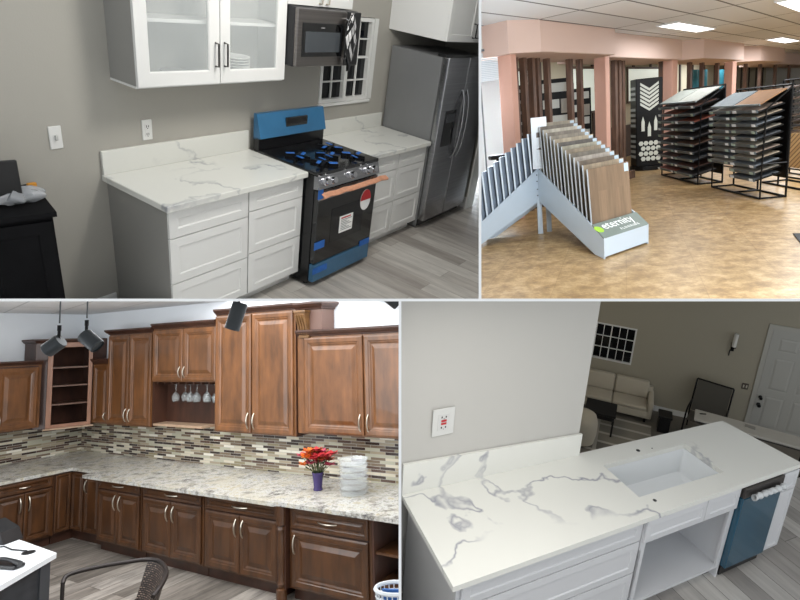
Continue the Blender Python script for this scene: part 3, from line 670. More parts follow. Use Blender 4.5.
def waterfall_rack(loc, rz, w, d, h, label, short, nrow, cols, topc, z0, bright, rowz=None):
    t = thing('display_rack', label, 'display rack', loc, rz, 'black sample racks')
    r = .016
    b = B(); b.tube([(0, 0, r), (w, 0, r), (w, d, r), (0, d, r)], r, 6, True); b.tube([(w / 2, 0, r), (w / 2, d, r)], r, 6); b.build('base', RB, t)
    for x in (0, w / 2, w): B().tube([(x, d, r), (x, d, h)], r, 6).build('upright', RB, t)
    b = B()
    for x in (0, w): b.tube([(x, 0, r), (x, .0, z0 * .9), (x, .03, h - .3), (x, d, h - .03)], r * .8, 6)
    b.tube([(0, d, h), (w, d, h)], r, 6); b.tube([(0, d, h * .5), (w, d, h * .5)], r * .8, 6); b.tube([(0, d * .5, .35), (w, d * .5, .35)], r * .7, 6)
    for x in (0, w): b.tube([(x, 0, .5), (x, d, .5)], r * .7, 6)
    b.build('frame', RB, t)
    b = B(); b.box(.01, w - .01, d - .02, d - .008, z0 - .02, h - .06); b.build('back_panel', RB, t)  # added black sheet that blocks light coming through the rack
    cw = w / 2 - .03
    for c in range(2):
        xc = .015 + c * w / 2
        for k in range(nrow[c]):
            zt = h - .30 - (h - .30 - z0) * k / (max(nrow) - 1)
            th = math.radians(14)
            m4 = Matrix.Translation((xc, -.02, zt)) @ Matrix.Rotation(th, 4, 'X')
            B().box(0, cw, -.05, d * .85, -.022, -.004, mtx=m4).build('tray', RB, t)
            col = cols[(k * 5 + c * 3) % len(cols)]
            s = thing('flooring_sample', '%s sample board in the %s column of the %s, %s' % ({'3': 'dark', '2': 'dark', '4': 'dark', '5': 'brown'}.get(col[0], 'grey'), ('left', 'right')[c], short, ORD[k + 1] if k + 2 < nrow[c] + 1 else 'lowest'), 'floor sample', group='sample boards on the ' + short)
            s.matrix_world = M['TR'] @ Matrix.Translation(loc) @ Matrix.Rotation(math.radians(rz), 4, 'Z') @ m4
            B().box(.02, cw - .02, -.06, d * .8, -.003, .011, .002).build('board', sample_mat(col), s)
            b = B(); b.box(.0, cw, -.072, -.058, -.026, .02, .002); b.build('edge_strip', mat('rack_edge_grey', '8fa0a6' if bright else '4f585c', .4), s)
            for ta, tb_ in ((.03, .15), (cw - .13, cw - .03)): B().box(ta, tb_, -.0745, -.0725, -.022, .017).build('label_tag', LABELM if (k + c) % 2 else TEALTAG, s)
        zt = h - .02; m4 = Matrix.Translation((xc, -.02, zt - .20)) @ Matrix.Rotation(math.radians(27), 4, 'X')
        s = thing('flooring_sample', '%s slanted board on top of the %s, %s side' % (('large pale', 'large pale') [c] if topc[c][0] in 'cdb' else 'large', short, ('left', 'right')[c]), 'floor sample', group='sample boards on the ' + short)
        s.matrix_world = M['TR'] @ Matrix.Translation(loc) @ Matrix.Rotation(math.radians(rz), 4, 'Z') @ m4
        B().box(.01, cw, -.03, d * 1.02, .0, .014, .002).build('board', sample_mat(topc[c]), s)
        B().box(.01, cw, -.045, -.031, -.01, .02, .002).build('edge_strip', mat('rack_edge_grey2', '7d8a8e', .4), s)
    return t
waterfall_rack((4.99, 11.62, 0), -94, 1.78, .42, 1.66, 'black tube sample rack, the left of the two main racks', 'left rack', (10, 10), ['3f3a38', '2e2c2c', '4c4f52', '4a2f25', '5b4334', '7b3f2c', '4c4f52', '3f3a38'], ('8d918a', '989a92'), .18, False)
waterfall_rack((4.886, 9.40, 0), -93, 1.5, .36, 1.55, 'black tube sample rack, the right of the two main racks, nearer the camera', 'right rack', (9, 11), ['8c8578', '6f7478', '9a8c78', '87776a', 'a39a8a', '4c4f52'], ('6f787c', '8f6844'), .3, True)
# side rack of dark carpet samples, edge on
t = thing('display_rack', 'black rack of dark curled carpet samples at the right edge, behind the right rack', 'display rack', (5.72, 9.35, 0), -93, 'black sample racks')
b = B(); b.tube([(0, 0, .016), (1.2, 0, .016), (1.2, .4, .016), (0, .4, .016)], .016, 6, True); b.build('base', RB, t)
for x, y in ((0, .4), (1.2, .4), (.45, 0)): B().tube([(x, y, .016), (x, y, 1.62)], .016, 6).build('upright', RB, t)
b = B(); b.tube([(0, .4, 1.62), (1.2, .4, 1.62)], .016, 6); b.tube([(.45, 0, 1.62), (.45, .4, 1.62)], .014, 6); b.tube([(0, 0, .3), (1.2, .0, .3)], .012, 6); b.build('frame', RB, t)
for k in range(9):
    z = 1.50 - k * .085
    s = thing('carpet_sample', 'dark carpet sample on the rack at the right edge, ' + (ORD[k] if k < 8 else 'lowest'), 'carpet sample', group='carpet samples on the edge rack')
    s.matrix_world = M['TR'] @ Matrix.Translation((5.72, 9.35, 0)) @ Matrix.Rotation(math.radians(-93), 4, 'Z') @ Matrix.Translation((.06, -.02, z))
    B().grid(lambda u, v: (.42 * u, .32 * v - .03 * math.sin(PI * v), -.05 * (1 - v) ** 2 + .03 * v), 2, 8, .018).build('pile', mat('carpet_%d' % (k % 3), ('3a2f28', '2b2826', '4b3c30')[k % 3], .9, var=.3, vs=60), s)
    B().box(.17, .24, -.026, -.022, -.07, -.045).build('label_tag', LABELM, s)
t = thing('display_rack', 'rack with striped tan panels at the lower right edge, behind the black racks', 'display rack', (6.35, 10.1, 0), -93, 'black sample racks')
b = B(); b.tube([(0, 0, .016), (1.3, 0, .016), (1.3, .3, .016), (0, .3, .016)], .014, 6, True)
for x in (0, .65, 1.3): b.tube([(x, .3, .016), (x, .3, 1.55)], .014, 6)
b.build('frame', RB, t)
B().box(.03, 1.27, .27, .285, .12, .72).build('panel', brickmat('striped_panel', [(0, 'b08a5a'), (1, 'c9a878')], 3, .07, '7a5c3c', .012, (0, PI / 5, 0), .6, axis='xz', offset=0), t)
# tall black display tower with tiles
def tower(frame, loc, rz, w, d, h, label, style, ncols=1):
    use(frame)
    t = thing('display_board', label, 'display board', loc, rz, 'black tile display boards')
    if style == 'tower':
        B().box(-w / 2, w / 2, -d / 2, d / 2, .09, h, .01).build('body', RB, t)
        B().lathe([(w * .62, 0), (w * .62, .09), (0, .09)], n=24).build('base', RB, t)
        y = -d / 2 - .008
        b = B()
        for k in range(6):
            z = h - .14 - k * .085
            b.poly([(-.2, z), (0, z - .13), (.2, z), (.2, z + .055), (0, z - .075), (-.2, z + .055)], y, y + .007, 'y')
        b.build('chevron_tiles', mat('ivory_tile', 'cfd2c8', .3), t)
        b = B()
        for x, z in ((-.14, .99), (.14, .99), (0, .87)): b.poly([(x - .035, z - .12), (x + .035, z - .12), (x + .035, z + .08), (x, z + .2), (x - .035, z + .08)], y, y + .007, 'y')
        b.build('picket_tiles', MATS['ivory_tile'], t)
        b = B()
        for r in range(4):
            for q in range(4): b.lathe([(.055, 0), (.055, .007), (0, .007)], n=6, mtx=Matrix.Translation((-.165 + .11 * q + .05 * (r % 2) - .02, y + .007, .60 - r * .115)) @ Matrix.Rotation(PI / 2, 4, 'X'))
        b.build('hexagon_tiles', MATS['ivory_tile'], t)
        for xa in (-w / 2 - .008, w / 2 + .001):
            for k in range(14):
                if k not in (5, 10): B().box(xa, xa + .007, -d / 2 + .04, d / 2 - .04, .28 + k * .115, .34 + k * .115).build('strip_tile', mat('grey_strip_tile', '8d8f8c', .4), t)
    else:
        B().box(-w / 2, w / 2, 0, d, 0.04, h, .006).build('board', RB, t)
        b = B(); b.box(-w / 2, -w / 2 + .06, -.12, d + .1, 0, .04); b.box(w / 2 - .06, w / 2, -.12, d + .1, 0, .04); b.build('foot', RB, t)
        rnd = random.Random(int(h * 1000 + w * 77)); n = 6 if style == 'rows' else 9; b = B(); b2 = B()
        for k in range(n):
            z1 = h - .07 - k * (h - .4) / n; hh = (h - .4) / n * .55
            if style == 'rows':
                b.box(-w / 2 + .05, w / 2 - (.05 if k % 3 != 1 else .2), -.012, -.001, z1 - hh, z1)
                if k % 3 == 1: b2.box(w / 2 - .17, w / 2 - .04, -.012, -.001, z1 - hh * 1.6, z1)
            else:
                m_ = 2
                for q in range(m_):
                    xa = -w / 2 + .05 + q * (w - .08) / m_; (b if (k + q) % 3 else b2).box(xa, xa + (w - .14) / m_, -.012, -.001, z1 - hh * .5, z1)
        b.build('tile_strips', mat('tile_' + style, 'c4c6bf' if style == 'rows' else '6f6a66', .35), t); b2.build('accent_tiles', mat('tile_acc_' + style, '9a958a' if style == 'rows' else '9d9c98', .35), t)
    return t
tower('TW', (5.75, .75, 0), -50, .58, .4, 2.0, 'tall black display tower with white chevron and hexagon tiles', 'tower')
tower('TW', (1.85, .85, 0), -40, .55, .06, 2.05, 'black display board with white tile rows in the centre of the arch', 'rows')
tower('TW', (2.45, 1.1, 0), -40, .6, .06, 1.98, 'black display board with small grey tiles, left of the second salmon post', 'grid')
tower('TW', (1.55, 1.65, 0), -40, .6, .06, 1.98, 'black display board with dark tiles behind the left brown posts', 'grid')
tower('TW', (1.15, .95, 0), -40, .45, .06, 1.98, 'black display board nearest the left salmon column', 'grid')
tower('TW', (3.7, 1.3, 0), -40, .45, .06, 1.9, 'black display board with pale tile rows, right of the second salmon post', 'rows')
use('TW')
for k, (x, w, z0, z1, lb) in enumerate(((9.9, .7, 1.75, 2.32, 'teal fabric banner hanging left of the fourth salmon post'), (12.4, 1.5, 1.6, 2.3, 'wide teal fabric panel hanging right of the fourth salmon post'), (15.2, 1.6, 1.5, 2.3, 'teal fabric panel hanging farthest right above the right rack'))):
    o = B().grid(lambda u, v: (x - w / 2 + w * u, 1.6 + .03 * math.sin(u * 20), z0 + (z1 - z0) * v), 20, 3, .01).build('banner', mat('teal_fabric', '1d6f80', .7, var=.15, vs=8), None)
    tag(o, lb, 'banner')
# A-shaped sample stand
use('TR')
SB = mat('pale_blue_grey_metal', 'bcc8d2', .4, .05)
H0 = Vector((1.48, 7.12)); DR = Vector((.197, -.98)).normalized(); DLf = Vector((-.85, -.53)).normalized(); WD = Vector((math.cos(math.radians(36)), math.sin(math.radians(36))))
t = thing('sample_stand', 'pale grey A-shaped stand holding upright flooring boards, in the left foreground', 'display stand', (1.48, 7.12, 0))
def wing(dv, L, off, nm, zA, zB, foot, wv, flip=1):
    o2 = Vector((0, 0)) + wv * off
    def P3(s, z, k=0): return (o2.x + dv.x * s + wv.x * k, o2.y + dv.y * s + wv.y * k, z)
    pts = [(0, zA), (0, zB), (L * .88, .01), (L, .0), (L, .22 if foot else .16)]
    tb = bmesh.new(); a = [tb.verts.new(P3(s, z, 0)) for s, z in pts]; c = [tb.verts.new(P3(s, z, .018)) for s, z in pts]
    tb.faces.new(a); tb.faces.new(c[::-1])
    for i in range(len(pts)): tb.faces.new((a[i], c[i], c[(i + 1) % len(pts)], a[(i + 1) % len(pts)]))
    return B().add(tb).build(nm, SB, t)
WL = .78
wing(DR, 1.60, 0, 'side_panel', .84, .42, True, WD); wing(DR, 1.60, WL, 'side_panel', .84, .42, True, WD)
WDL = Vector((math.cos(math.radians(60)), math.sin(math.radians(60))))
wing(DLf, 1.25, 0, 'side_panel', .84, .42, False, WDL); wing(DLf, 1.25, WL * .9, 'side_panel', .84, .42, False, WDL)
def quadbox(p, q, r_, s_, nm, m_, th=.012):
    n = (Vector(q) - Vector(p)).cross(Vector(s_) - Vector(p)).normalized() * th
    tb = bmesh.new(); a = [tb.verts.new(v) for v in (p, q, r_, s_)]; c = [tb.verts.new(Vector(v) - n) for v in (p, q, r_, s_)]
    tb.faces.new(a); tb.faces.new(c[::-1])
    for i in range(4): tb.faces.new((a[i], c[i], c[(i + 1) % 4], a[(i + 1) % 4]))
    return B().add(tb).build(nm, m_, t)
def pr(s, k, z): return (DR.x * s + WD.x * k, DR.y * s + WD.y * k, z)
quadbox(pr(1.598, .02, .02), pr(1.598, WL, .02), pr(1.598, WL, .215), pr(1.598, .02, .215), 'end_panel', SB)
lip = quadbox(pr(1.6, .0, .222), pr(1.6, WL + .02, .222), pr(1.36, WL + .02, .325), pr(1.36, 0, .325), 'front_lip', mat('lip_grey_green', '76827b', .45, .1))
quadbox(pr(1.4, .022, .12), pr(1.4, WL, .12), pr(0.03, WL, .66), pr(0.03, .022, .66), 'tray', mat('tray_dark', '3c3f42', .5))
def pl(s, k, z): return (DLf.x * s + WDL.x * k, DLf.y * s + WDL.y * k, z)
quadbox(pl(1.1, .022, .08), pl(1.1, WL * .9, .08), pl(0.03, WL * .9, .62), pl(0.03, .022, .62), 'tray', MATS['tray_dark'])
b = B(); b.box(-.03, .03, -.01, .02, 0, .45); b.box(.1, .16, .06, .09, 0, .5); b.build('leg', SB, t)
b = B()
for z in (.5, .58, .68, .76): b.cyl((-.02, -.02, z), (-.02, -.03, z), .008, n=8)
b.build('rivets', mat('rivet_dark', '33373a', .4), t)
# lettering on the lip
def lettering(text, size, mtx, m_, parent, ext=.001, name='lettering'):
    cu = bpy.data.curves.new(name, 'FONT'); cu.body = text; cu.size = size; cu.extrude = ext; cu.resolution_u = 2
    o = bpy.data.objects.new('tmp', cu); COL.objects.link(o); dg = bpy.context.evaluated_depsgraph_get(); me = bpy.data.meshes.new_from_object(o.evaluated_get(dg))
    bpy.data.objects.remove(o); me.transform(mtx); me.materials.clear(); me.materials.append(m_)
    n = bpy.data.objects.new(name, me); COL.objects.link(n); n.parent = parent; n.matrix_local = Matrix.Identity(4); n['_room'] = ROOM; return n
p0, p1, p3 = Vector(pr(1.6, .0, .222)), Vector(pr(1.6, WL, .222)), Vector(pr(1.36, 0, .325))
ex = (p1 - p0).normalized(); ey = (p3 - p0); ey = (ey - ex * ey.dot(ex)).normalized(); ez = ex.cross(ey)
def onlip(u, v, dz=.002):
    m4 = Matrix.Identity(4); o_ = p0 + ex * u + ey * v + ez * dz
    for i in range(3): m4[i][0] = ex[i]; m4[i][1] = ey[i]; m4[i][2] = ez[i]; m4[i][3] = o_[i]
    return m4
WL_ = mat('white_lettering', 'f4f6f4', .5)
lettering('eternity', .17, onlip(.17, .115), WL_, lip)
lettering('F L O O R I N G', .048, onlip(.36, .04), WL_, lip)
B().lathe([(.055, 0), (.055, .002), (0, .002)], n=20, mtx=onlip(.09, .14)).build('round_logo', mat('lime_green', '9cc63c', .5), lip)
# boards in both wings
BC = ['8f8574', '6f665b', 'b0a898', '7d7468', '8b8274', 'a79a84', '5c5650', '97917f', '8a7c68', '746c60', 'a0968a', '6b5e50', '94836c', '7c6650']
POSN = ['frontmost', 'second from the front', 'third from the front', 'fourth from the front', 'fifth from the front', 'sixth from the front', 'seventh from the front', 'eighth from the front', 'ninth from the front', 'tenth from the front', 'eleventh from the front', 'twelfth from the front', 'thirteenth from the front', 'rearmost']
def planks(c): return MATS.get('board_' + c) or brickmat('board_' + c, [(0, tuple(x * .8 for x in srgb(c)[:3])), (1, tuple(min(1, x * 1.25) for x in srgb(c)[:3]))], .9, .15, c, .002, (0, PI / 2, 0), .5, .3, (2, 20, 2), axis='xz')
EDGE = mat('pale_board_edge', 'b6bcc0', .5)
angW = math.degrees(math.atan2(WD.y, WD.x))
for k in range(14):
    s_ = 1.34 - k * .097; z = .175 + (1.4 - s_) * .386
    o = thing('flooring_board', 'wood-look flooring board in the right wing of the A-shaped stand, ' + POSN[k], 'floor sample', group='boards in the right wing')
    m4 = M['TR'] @ Matrix.Translation((1.48 + DR.x * s_ + WD.x * .03, 7.12 + DR.y * s_ + WD.y * .03, z)) @ Matrix.Rotation(math.radians(angW), 4, 'Z') @ Matrix.Rotation(math.radians(-4), 4, 'X')
    o.matrix_world = m4
    B().box(0, WL - .06, 0, .014, 0, .70, .002).build('board', planks(BC[(13 - k) % 14]) if k else planks('7c6650'), o)
    b = B(); b.box(-.003, -.0002, -.001, .015, 0, .70); b.build('edge', EDGE, o)
    B().box(WL - .15, WL - .075, -.003, -.0005, .60, .69).build('label_tag', mat('label_blue_grey', 'b9cbd8', .5), o)
angL = math.degrees(math.atan2(WDL.y, WDL.x))
for k in range(12):
    s_ = 1.14 - k * .095; z = .1 + (1.1 - s_) * .49
    o = thing('flooring_board', 'glossy flooring board in the left wing of the A-shaped stand, ' + (POSN[k] if k < 11 else 'rearmost').replace('front', 'left end').replace('left endmost', 'leftmost'), 'floor sample', group='boards in the left wing')
    o.matrix_world = M['TR'] @ Matrix.Translation((1.48 + DLf.x * s_ + WDL.x * .03, 7.12 + DLf.y * s_ + WDL.y * .03, z)) @ Matrix.Rotation(math.radians(angL), 4, 'Z') @ Matrix.Rotation(math.radians(-3), 4, 'X')
    B().box(0, WL * .9 - .06, 0, .014, 0, .68, .002).build('board', mat('glossy_dark_board', '8b96a4', .15, coat=.6), o)
    B().box(-.004, -.0002, -.003, .017, 0, .68).build('edge', mat('white_board_edge', 'd8e2ea', .4), o)
o = thing('sign_card', 'tall white card with small pictures standing at the top of the A-shaped stand', 'sign', (1.44, 7.05, .84), 10)
B().box(-.03, .17, 0, .012, 0, .62, .002).build('card', mat('card_white', 'dde3e8', .5), o)
b = B(); b.box(.03, .12, -.003, 0, .38, .44); b.poly([(.02, .24), (.13, .27), (.13, .22)], -.003, 0, 'y'); b.build('pictures', mat('picture_brown', '5f5652', .6), o)
o = B().box(-.5, .5, -.3, .3, 0, .012, .004).build('floor_mat', mat('dark_rubber_mat', '3a3a3c', .8), None); tag(o, 'dark grey floor mat at the right edge of the showroom floor', 'mat', loc=(4.22, 5.3, .001), rz=-25)
# patio umbrella / chair outside left window
o = thing('office_chair', 'dark chair seen in front of the bright window at the left', 'chair', (1.12, 8.1, 0), 20)
B().box(-.13, .13, -.05, .05, .93, .99, .015).build('seat', BLACKP, o); B().tube([(0, 0, .02), (0, 0, .93)], .02).build('pole', BLACKM, o); B().lathe([(.12, 0), (.12, .02), (0, .03)]).build('base', BLACKM, o)

# ================================================================== BL OBJECTS : brown display kitchen
use('BL')
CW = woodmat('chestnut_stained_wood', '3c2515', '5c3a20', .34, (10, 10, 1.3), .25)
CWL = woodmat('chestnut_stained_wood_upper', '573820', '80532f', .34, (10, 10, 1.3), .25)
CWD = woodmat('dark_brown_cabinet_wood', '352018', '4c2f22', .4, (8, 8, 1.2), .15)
LIGHTEDGE = woodmat('light_shelf_edge', 'a98a70', 'c4a78d', .4, (2, 20, 20), .1)
RAISED = [(.010, -.002), (.018, -.004), (.055, -.002), (.062, .006), (.075, .008), (.088, .016), (.098, .016), (.14, .0)]
def raised(w): k = min(1, w / .5); return [(i * k, d) for i, d in RAISED]
def crown(x0, x1, yf, z, parent, m_, h=.075, left=True, right=True, yb=0, p=.055):
    prof = [(0, 0), (-.012, .005), (-.016, .018), (-.034, .03), (-.05, .05), (-.055, .055), (-.055, .075), (0, .075)]
    prof = [(a * p / .055, c * h / .075) for a, c in prof]
    b = B(); tb = bmesh.new(); L = len(prof); rows = []
    path = [(x0, yb, 0, 1 if left else 0), (x0, yf, 1, 1 if left else 0), (x1, yf, 1, -1 if right else 0), (x1, yb, 0, -1 if right else 0)]
    for (px, py, fy, fx) in path: rows.append([tb.verts.new((px + a * fx, py + a * fy, z + c)) for a, c in prof])
    for r0, r1 in zip(rows, rows[1:]):
        for i in range(L): tb.faces.new((r0[i], r0[(i + 1) % L], r1[(i + 1) % L], r1[i]))
    tb.faces.new(rows[0]); tb.faces.new(rows[-1][::-1])
    b.add(tb); b.box(x0, x1, yf, yb, z + h - .012, z + h)
    return b.build('crown_moulding', m_, parent)
def upper(x0, x1, z0, z1, label, doors, yf=-.23, crownh=.075, hz=.12, lb=True, handles=True, door_z=None, cl=True, cr=True, p=.055):
    t = thing('wall_cabinet', label, 'cabinet', (x0, -.013, z0)); w = x1 - x0; D_ = -yf - .013; H_ = z1 - z0
    dz = door_z or 0
    b = B()
    if dz:
        b.box(0, w, -D_, 0, dz, H_); b.box(0, .02, -D_, 0, 0, dz); b.box(w - .02, w, -D_, 0, 0, dz); b.box(.02, w - .02, -.01, 0, 0, dz)
    else: b.box(0, w, -D_, 0, 0, H_)
    b.build('body', CWD, t)
    b = B()
    if dz: b.frame(0, w, dz, H_, -D_ - .004, -D_, .025)
    else: b.box(0, w, -D_ - .004, -D_, 0, H_)
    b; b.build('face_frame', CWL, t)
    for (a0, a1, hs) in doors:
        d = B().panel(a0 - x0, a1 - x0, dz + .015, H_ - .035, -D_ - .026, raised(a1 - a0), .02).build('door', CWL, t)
        hx = (a1 - x0 - .04) if hs > 0 else (a0 - x0 + .04)
        bow_v(hx, dz + .06, dz + .06 + hz, -D_ - .026, d, NICKEL)
    if crownh: crown(0, w, -D_ - .004, H_ - .02, t, CWD, crownh, cl, cr, p=p)
    return t
upper(.69, 1.70, 1.375, 2.66, 'tall chestnut two-door wall cabinet left of the wine-glass niche', ((.70, 1.19, 1), (1.20, 1.69, -1)), hz=.17, cr=False)
tB = upper(1.71, 2.975, 1.40, 2.70, 'short chestnut two-door wall cabinet above the wine-glass niche', ((1.72, 2.335, 1), (2.345, 2.965, -1)), door_z=.575, hz=.14, cl=False, cr=False)
B().box(.02, 1.0, -.216, -.012, .0, .028).build('bottom_shelf', LIGHTEDGE, tB)
b = B()
for k in range(8): b.box(.08 + k * .145, .1 + k * .145, -.21, -.02, .545, .574)
b.build('glass_rack', CWD, tB)
glassm = mat('wine_glass', 'f2f6f6', .03, trans=.9, spec=.8)
wg = B().lathe([(.045, 0), (.045, -.004), (.006, -.008), (.005, -.10), (.03, -.125), (.05, -.16), (.05, -.19), (.042, -.225), (.038, -.225), (.046, -.19), (.046, -.16), (.026, -.13), (.0, -.115)], n=16, cap=False).build('wine_glass', glassm, None, True)
for k, (x, y) in enumerate(((2.08, -.15), (2.18, -.08), (2.36, -.14), (2.50, -.15), (2.60, -.08), (2.70, -.15), (2.80, -.1), (2.88, -.16))):
    o = wg if k == 0 else wg.copy()
    if k: COL.objects.link(o)
    tag(o, 'upside-down wine glass hanging in the niche, ' + ['leftmost', 'second from the left', 'third from the left', 'fourth from the left', 'fifth from the left', 'sixth from the left', 'seventh from the left', 'rightmost'][k], 'wine glass', 'wine glasses hanging in the niche', (x, y, 1.944))
tC = upper(2.98, 4.30, 1.385, 2.82, 'tallest chestnut two-door wall cabinet right of the wine-glass niche', ((2.99, 3.605, 1), (3.625, 4.27, -1)), yf=-.25, hz=.18, cl=False, cr=False)
t = thing('corbel_pilaster', 'carved gold-brown corbel on the side block at the top of the tallest wall cabinet', 'corbel', (4.303, -.013, 2.47))
B().box(0, .36, -.22, 0, 0, .33, .003).build('block', mat('mauve_brown_side', '6a5046', .5), t)
crown(0, .36, -.224, .315, t, CWD, .085, False, True, p=.07)
b = B()
b.poly([(-.222, .02), (-.24, .03), (-.25, .08), (-.265, .16), (-.30, .24), (-.31, .29), (-.222, .3)], .05, .19, 'x'); b.box(.035, .205, -.32, -.222, .285, .31, .004); b.box(.045, .195, -.25, -.222, .0, .03, .004)
for k in range(4): b.tube([(.066 + k * .036, -.25, .05), (.066 + k * .036, -.268, .14), (.066 + k * .036, -.308, .26)], [.010, .014, .018], 8)
b.build('corbel', mat('antique_gold_wood', '6b4c2c', .35, var=.25, vs=14), t)
upper(4.31, 6.5, 1.425, 2.505, 'wide chestnut two-door wall cabinet at the right, lower than its neighbour', ((4.42, 5.225, 1), (5.245, 6.05, -1)), hz=.17, cl=False, p=.05)
upper(.24, .68, 1.375, 2.25, 'narrow single-door chestnut wall cabinet between the open corner shelf and the tall cabinet', ((.30, .66, 1),), yf=-.2, hz=.1, cl=False, cr=False)
# open diagonal corner cabinet
t = thing('corner_shelf_cabinet', 'open corner wall cabinet with three shelves, turned diagonally', 'cabinet', (0, 0, 1.36))
fa, fb = Vector((.06, -.74)), Vector((.25, -.22))     # face from left post to right post
H_ = 1.20
b = B()
out = [(-.33, -.013), (-.33, -.86), (-.02, -.86), (fa.x, fa.y), (fb.x, fb.y), (fb.x, -.013)]
b.poly(out, 0, .02); b.poly(out, H_ - .02, H_)
for p_, q_ in (((-.33, -.86), (-.02, -.86)), ((-.02, -.86), (fa.x, fa.y)), ((fb.x, fb.y), (fb.x, -.013))):
    p_, q_ = Vector(p_), Vector(q_); n = Vector((-(q_ - p_).y, (q_ - p_).x)).normalized() * .015
    b.poly([p_, q_, q_ + n, p_ + n], .02, H_ - .02)
b.box(-.33, -.32, -.85, -.02, .02, H_ - .02); b.box(-.33, fb.x - .02, -.03, -.02, .02, H_ - .02)
b.build('body', CWD, t)
d_ = (fb - fa).normalized(); n_ = Vector((d_.y, -d_.x)); Lf = (fb - fa).length
Mf = Matrix.Translation((fa.x, fa.y, 0)) @ Matrix.Rotation(math.atan2(d_.y, d_.x), 4, 'Z')
b = B(); 
for a0, a1, z0, z1 in ((0, .065, 0, H_), (Lf - .05, Lf, 0, H_), (.065, Lf - .05, 0, .05), (.065, Lf - .05, H_ - .07, H_)): b.box(a0, a1, -.02, 0, z0, z1, .003, Mf)
b.build('face_frame', woodmat('rosy_brown_frame', '8a5f49', 'a2745a', .35, (10, 10, 1.2), .2), t)
B().box(-.03, Lf + .03, -.045, .0, -.022, -.0005, .003, Mf).build('bottom_ledge', LIGHTEDGE, t)
for z in (.31, .57, .83): B().poly([(-.31, -.04), (-.31, -.8), (fa.x - .01, fa.y + .02), (fb.x - .02, fb.y + .02), (fb.x - .02, -.04)], z, z + .02).build('shelf', mat('shelf_brown', '6d5040', .4), t)
b = B(); tb = bmesh.new(); prof = [(0, 0), (.02, .01), (.045, .04), (.05, .06), (0, .06)]
pts = [Vector(o_) for o_ in out[1:5]]; ns = [Vector((-1, -.4)), Vector((-.2, -1)), Vector((.6, -.6)), Vector((.9, -.35))]; rows = []
for p_, n in zip(pts, (Vector((0, -1)), Vector((.5, -.8)), Vector((.9, -.35)), Vector((.9, -.2)))): rows.append([tb.verts.new((p_.x + n.x * a, p_.y + n.y * a, H_ - .005 + c)) for a, c in prof])
for r0, r1 in zip(rows, rows[1:]):
    for i in range(5): tb.faces.new((r0[i], r0[(i + 1) % 5], r1[(i + 1) % 5], r1[i]))
tb.faces.new(rows[0]); tb.faces.new(rows[-1][::-1]); b.add(tb); b.poly(out, H_, H_ + .05); b.build('crown_moulding', CWD, t)
# left wall uppers (facing +x)
def side_upper(y0, y1, label, doors):
    t = thing('wall_cabinet', label, 'cabinet', (-.337, y0, 1.41), 90)   # local x runs along +y, front faces +x (local -y)
    w = y1 - y0; D_ = .50; H_ = .87
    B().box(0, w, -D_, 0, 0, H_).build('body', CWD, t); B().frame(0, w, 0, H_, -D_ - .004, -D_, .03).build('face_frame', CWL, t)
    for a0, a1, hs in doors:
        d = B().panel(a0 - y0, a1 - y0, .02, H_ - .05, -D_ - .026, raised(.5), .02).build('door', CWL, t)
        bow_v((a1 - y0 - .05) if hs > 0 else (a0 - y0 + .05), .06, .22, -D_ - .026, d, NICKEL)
    crown(0, w, -D_ - .004, H_ - .02, t, CWD, .06, False, False)
side_upper(-1.95, -.87, 'two-door chestnut wall cabinet on the left wall, cut by the photo edge', ((-1.93, -1.43, 1), (-1.41, -.91, -1)))
# granite worktop (L shaped)
t = thing('countertop', 'speckled granite countertop running along both walls of the brown kitchen', 'countertop', (0, 0, .876))
GR = granite('speckled_granite')
B().poly([(-.336, -.014), (-.336, -3.2), (.90, -3.2), (.90, -.80), (1.50, -.80), (1.50, -1.0), (4.68, -.985), (4.70, -.955), (6.5, -.955), (6.5, -.014)], 0, .038).build('slab', GR, t)
# base cabinets back run
def base(x0, x1, label, zs, doors=2, yf=-.86, zb=.12, handles=True, hleft=False):
    t = thing('base_cabinet', label, 'cabinet', (x0, -.014, 0)); w = x1 - x0; D_ = -yf - .014
    b = B(); b.box(0, w, -D_, 0, zb, .875); b.box(0, w, -D_ + .06, -.02, 0, zb); b.build('body', CWD, t)
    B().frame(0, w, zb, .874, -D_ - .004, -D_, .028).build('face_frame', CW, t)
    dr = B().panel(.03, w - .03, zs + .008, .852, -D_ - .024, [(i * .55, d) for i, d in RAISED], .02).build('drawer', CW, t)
    bow_h(w / 2 - .11, w / 2 + .11, (zs + .86) / 2, -D_ - .024, dr, NICKEL)
    n = doors; dw = (w - .06) / n
    for k in range(n):
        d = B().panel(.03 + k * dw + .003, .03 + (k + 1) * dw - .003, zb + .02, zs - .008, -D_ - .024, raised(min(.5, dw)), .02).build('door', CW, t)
        hx = (.03 + dw - .05) if (k == 0 and n == 2) else .03 + k * dw + .05
        bow_v(hx, zs - .22, zs - .05, -D_ - .024, d, NICKEL)
    return t
base(1.60, 2.49, 'chestnut base cabinet with drawer and two doors, nearest the inner corner', .74)
base(2.50, 3.555, 'chestnut base cabinet with drawer and two doors, second from the corner, below the niche', .73)
base(3.565, 4.655, 'chestnut base cabinet with drawer and two doors, left of the turned post', .71)
base(4.775, 5.735, 'chestnut base cabinet with a drawer over one wide door, right of the turned post', .66, doors=1)
t = thing('turned_post', 'turned wooden post between two chestnut base cabinets', 'post', (4.715, -.88, 0))
B().box(-.055, .055, -.035, .84, .12, .873).build('backing', CWD, t)
B().lathe([(.05, 0), (.05, .12), (.03, .13), (.045, .17), (.03, .2), (.034, .3), (.04, .45), (.034, .6), (.03, .63), (.046, .66), (.03, .69), (.05, .70), (.05, .874)], (0, -.035, 0), 18).build('post', CW, t, True)
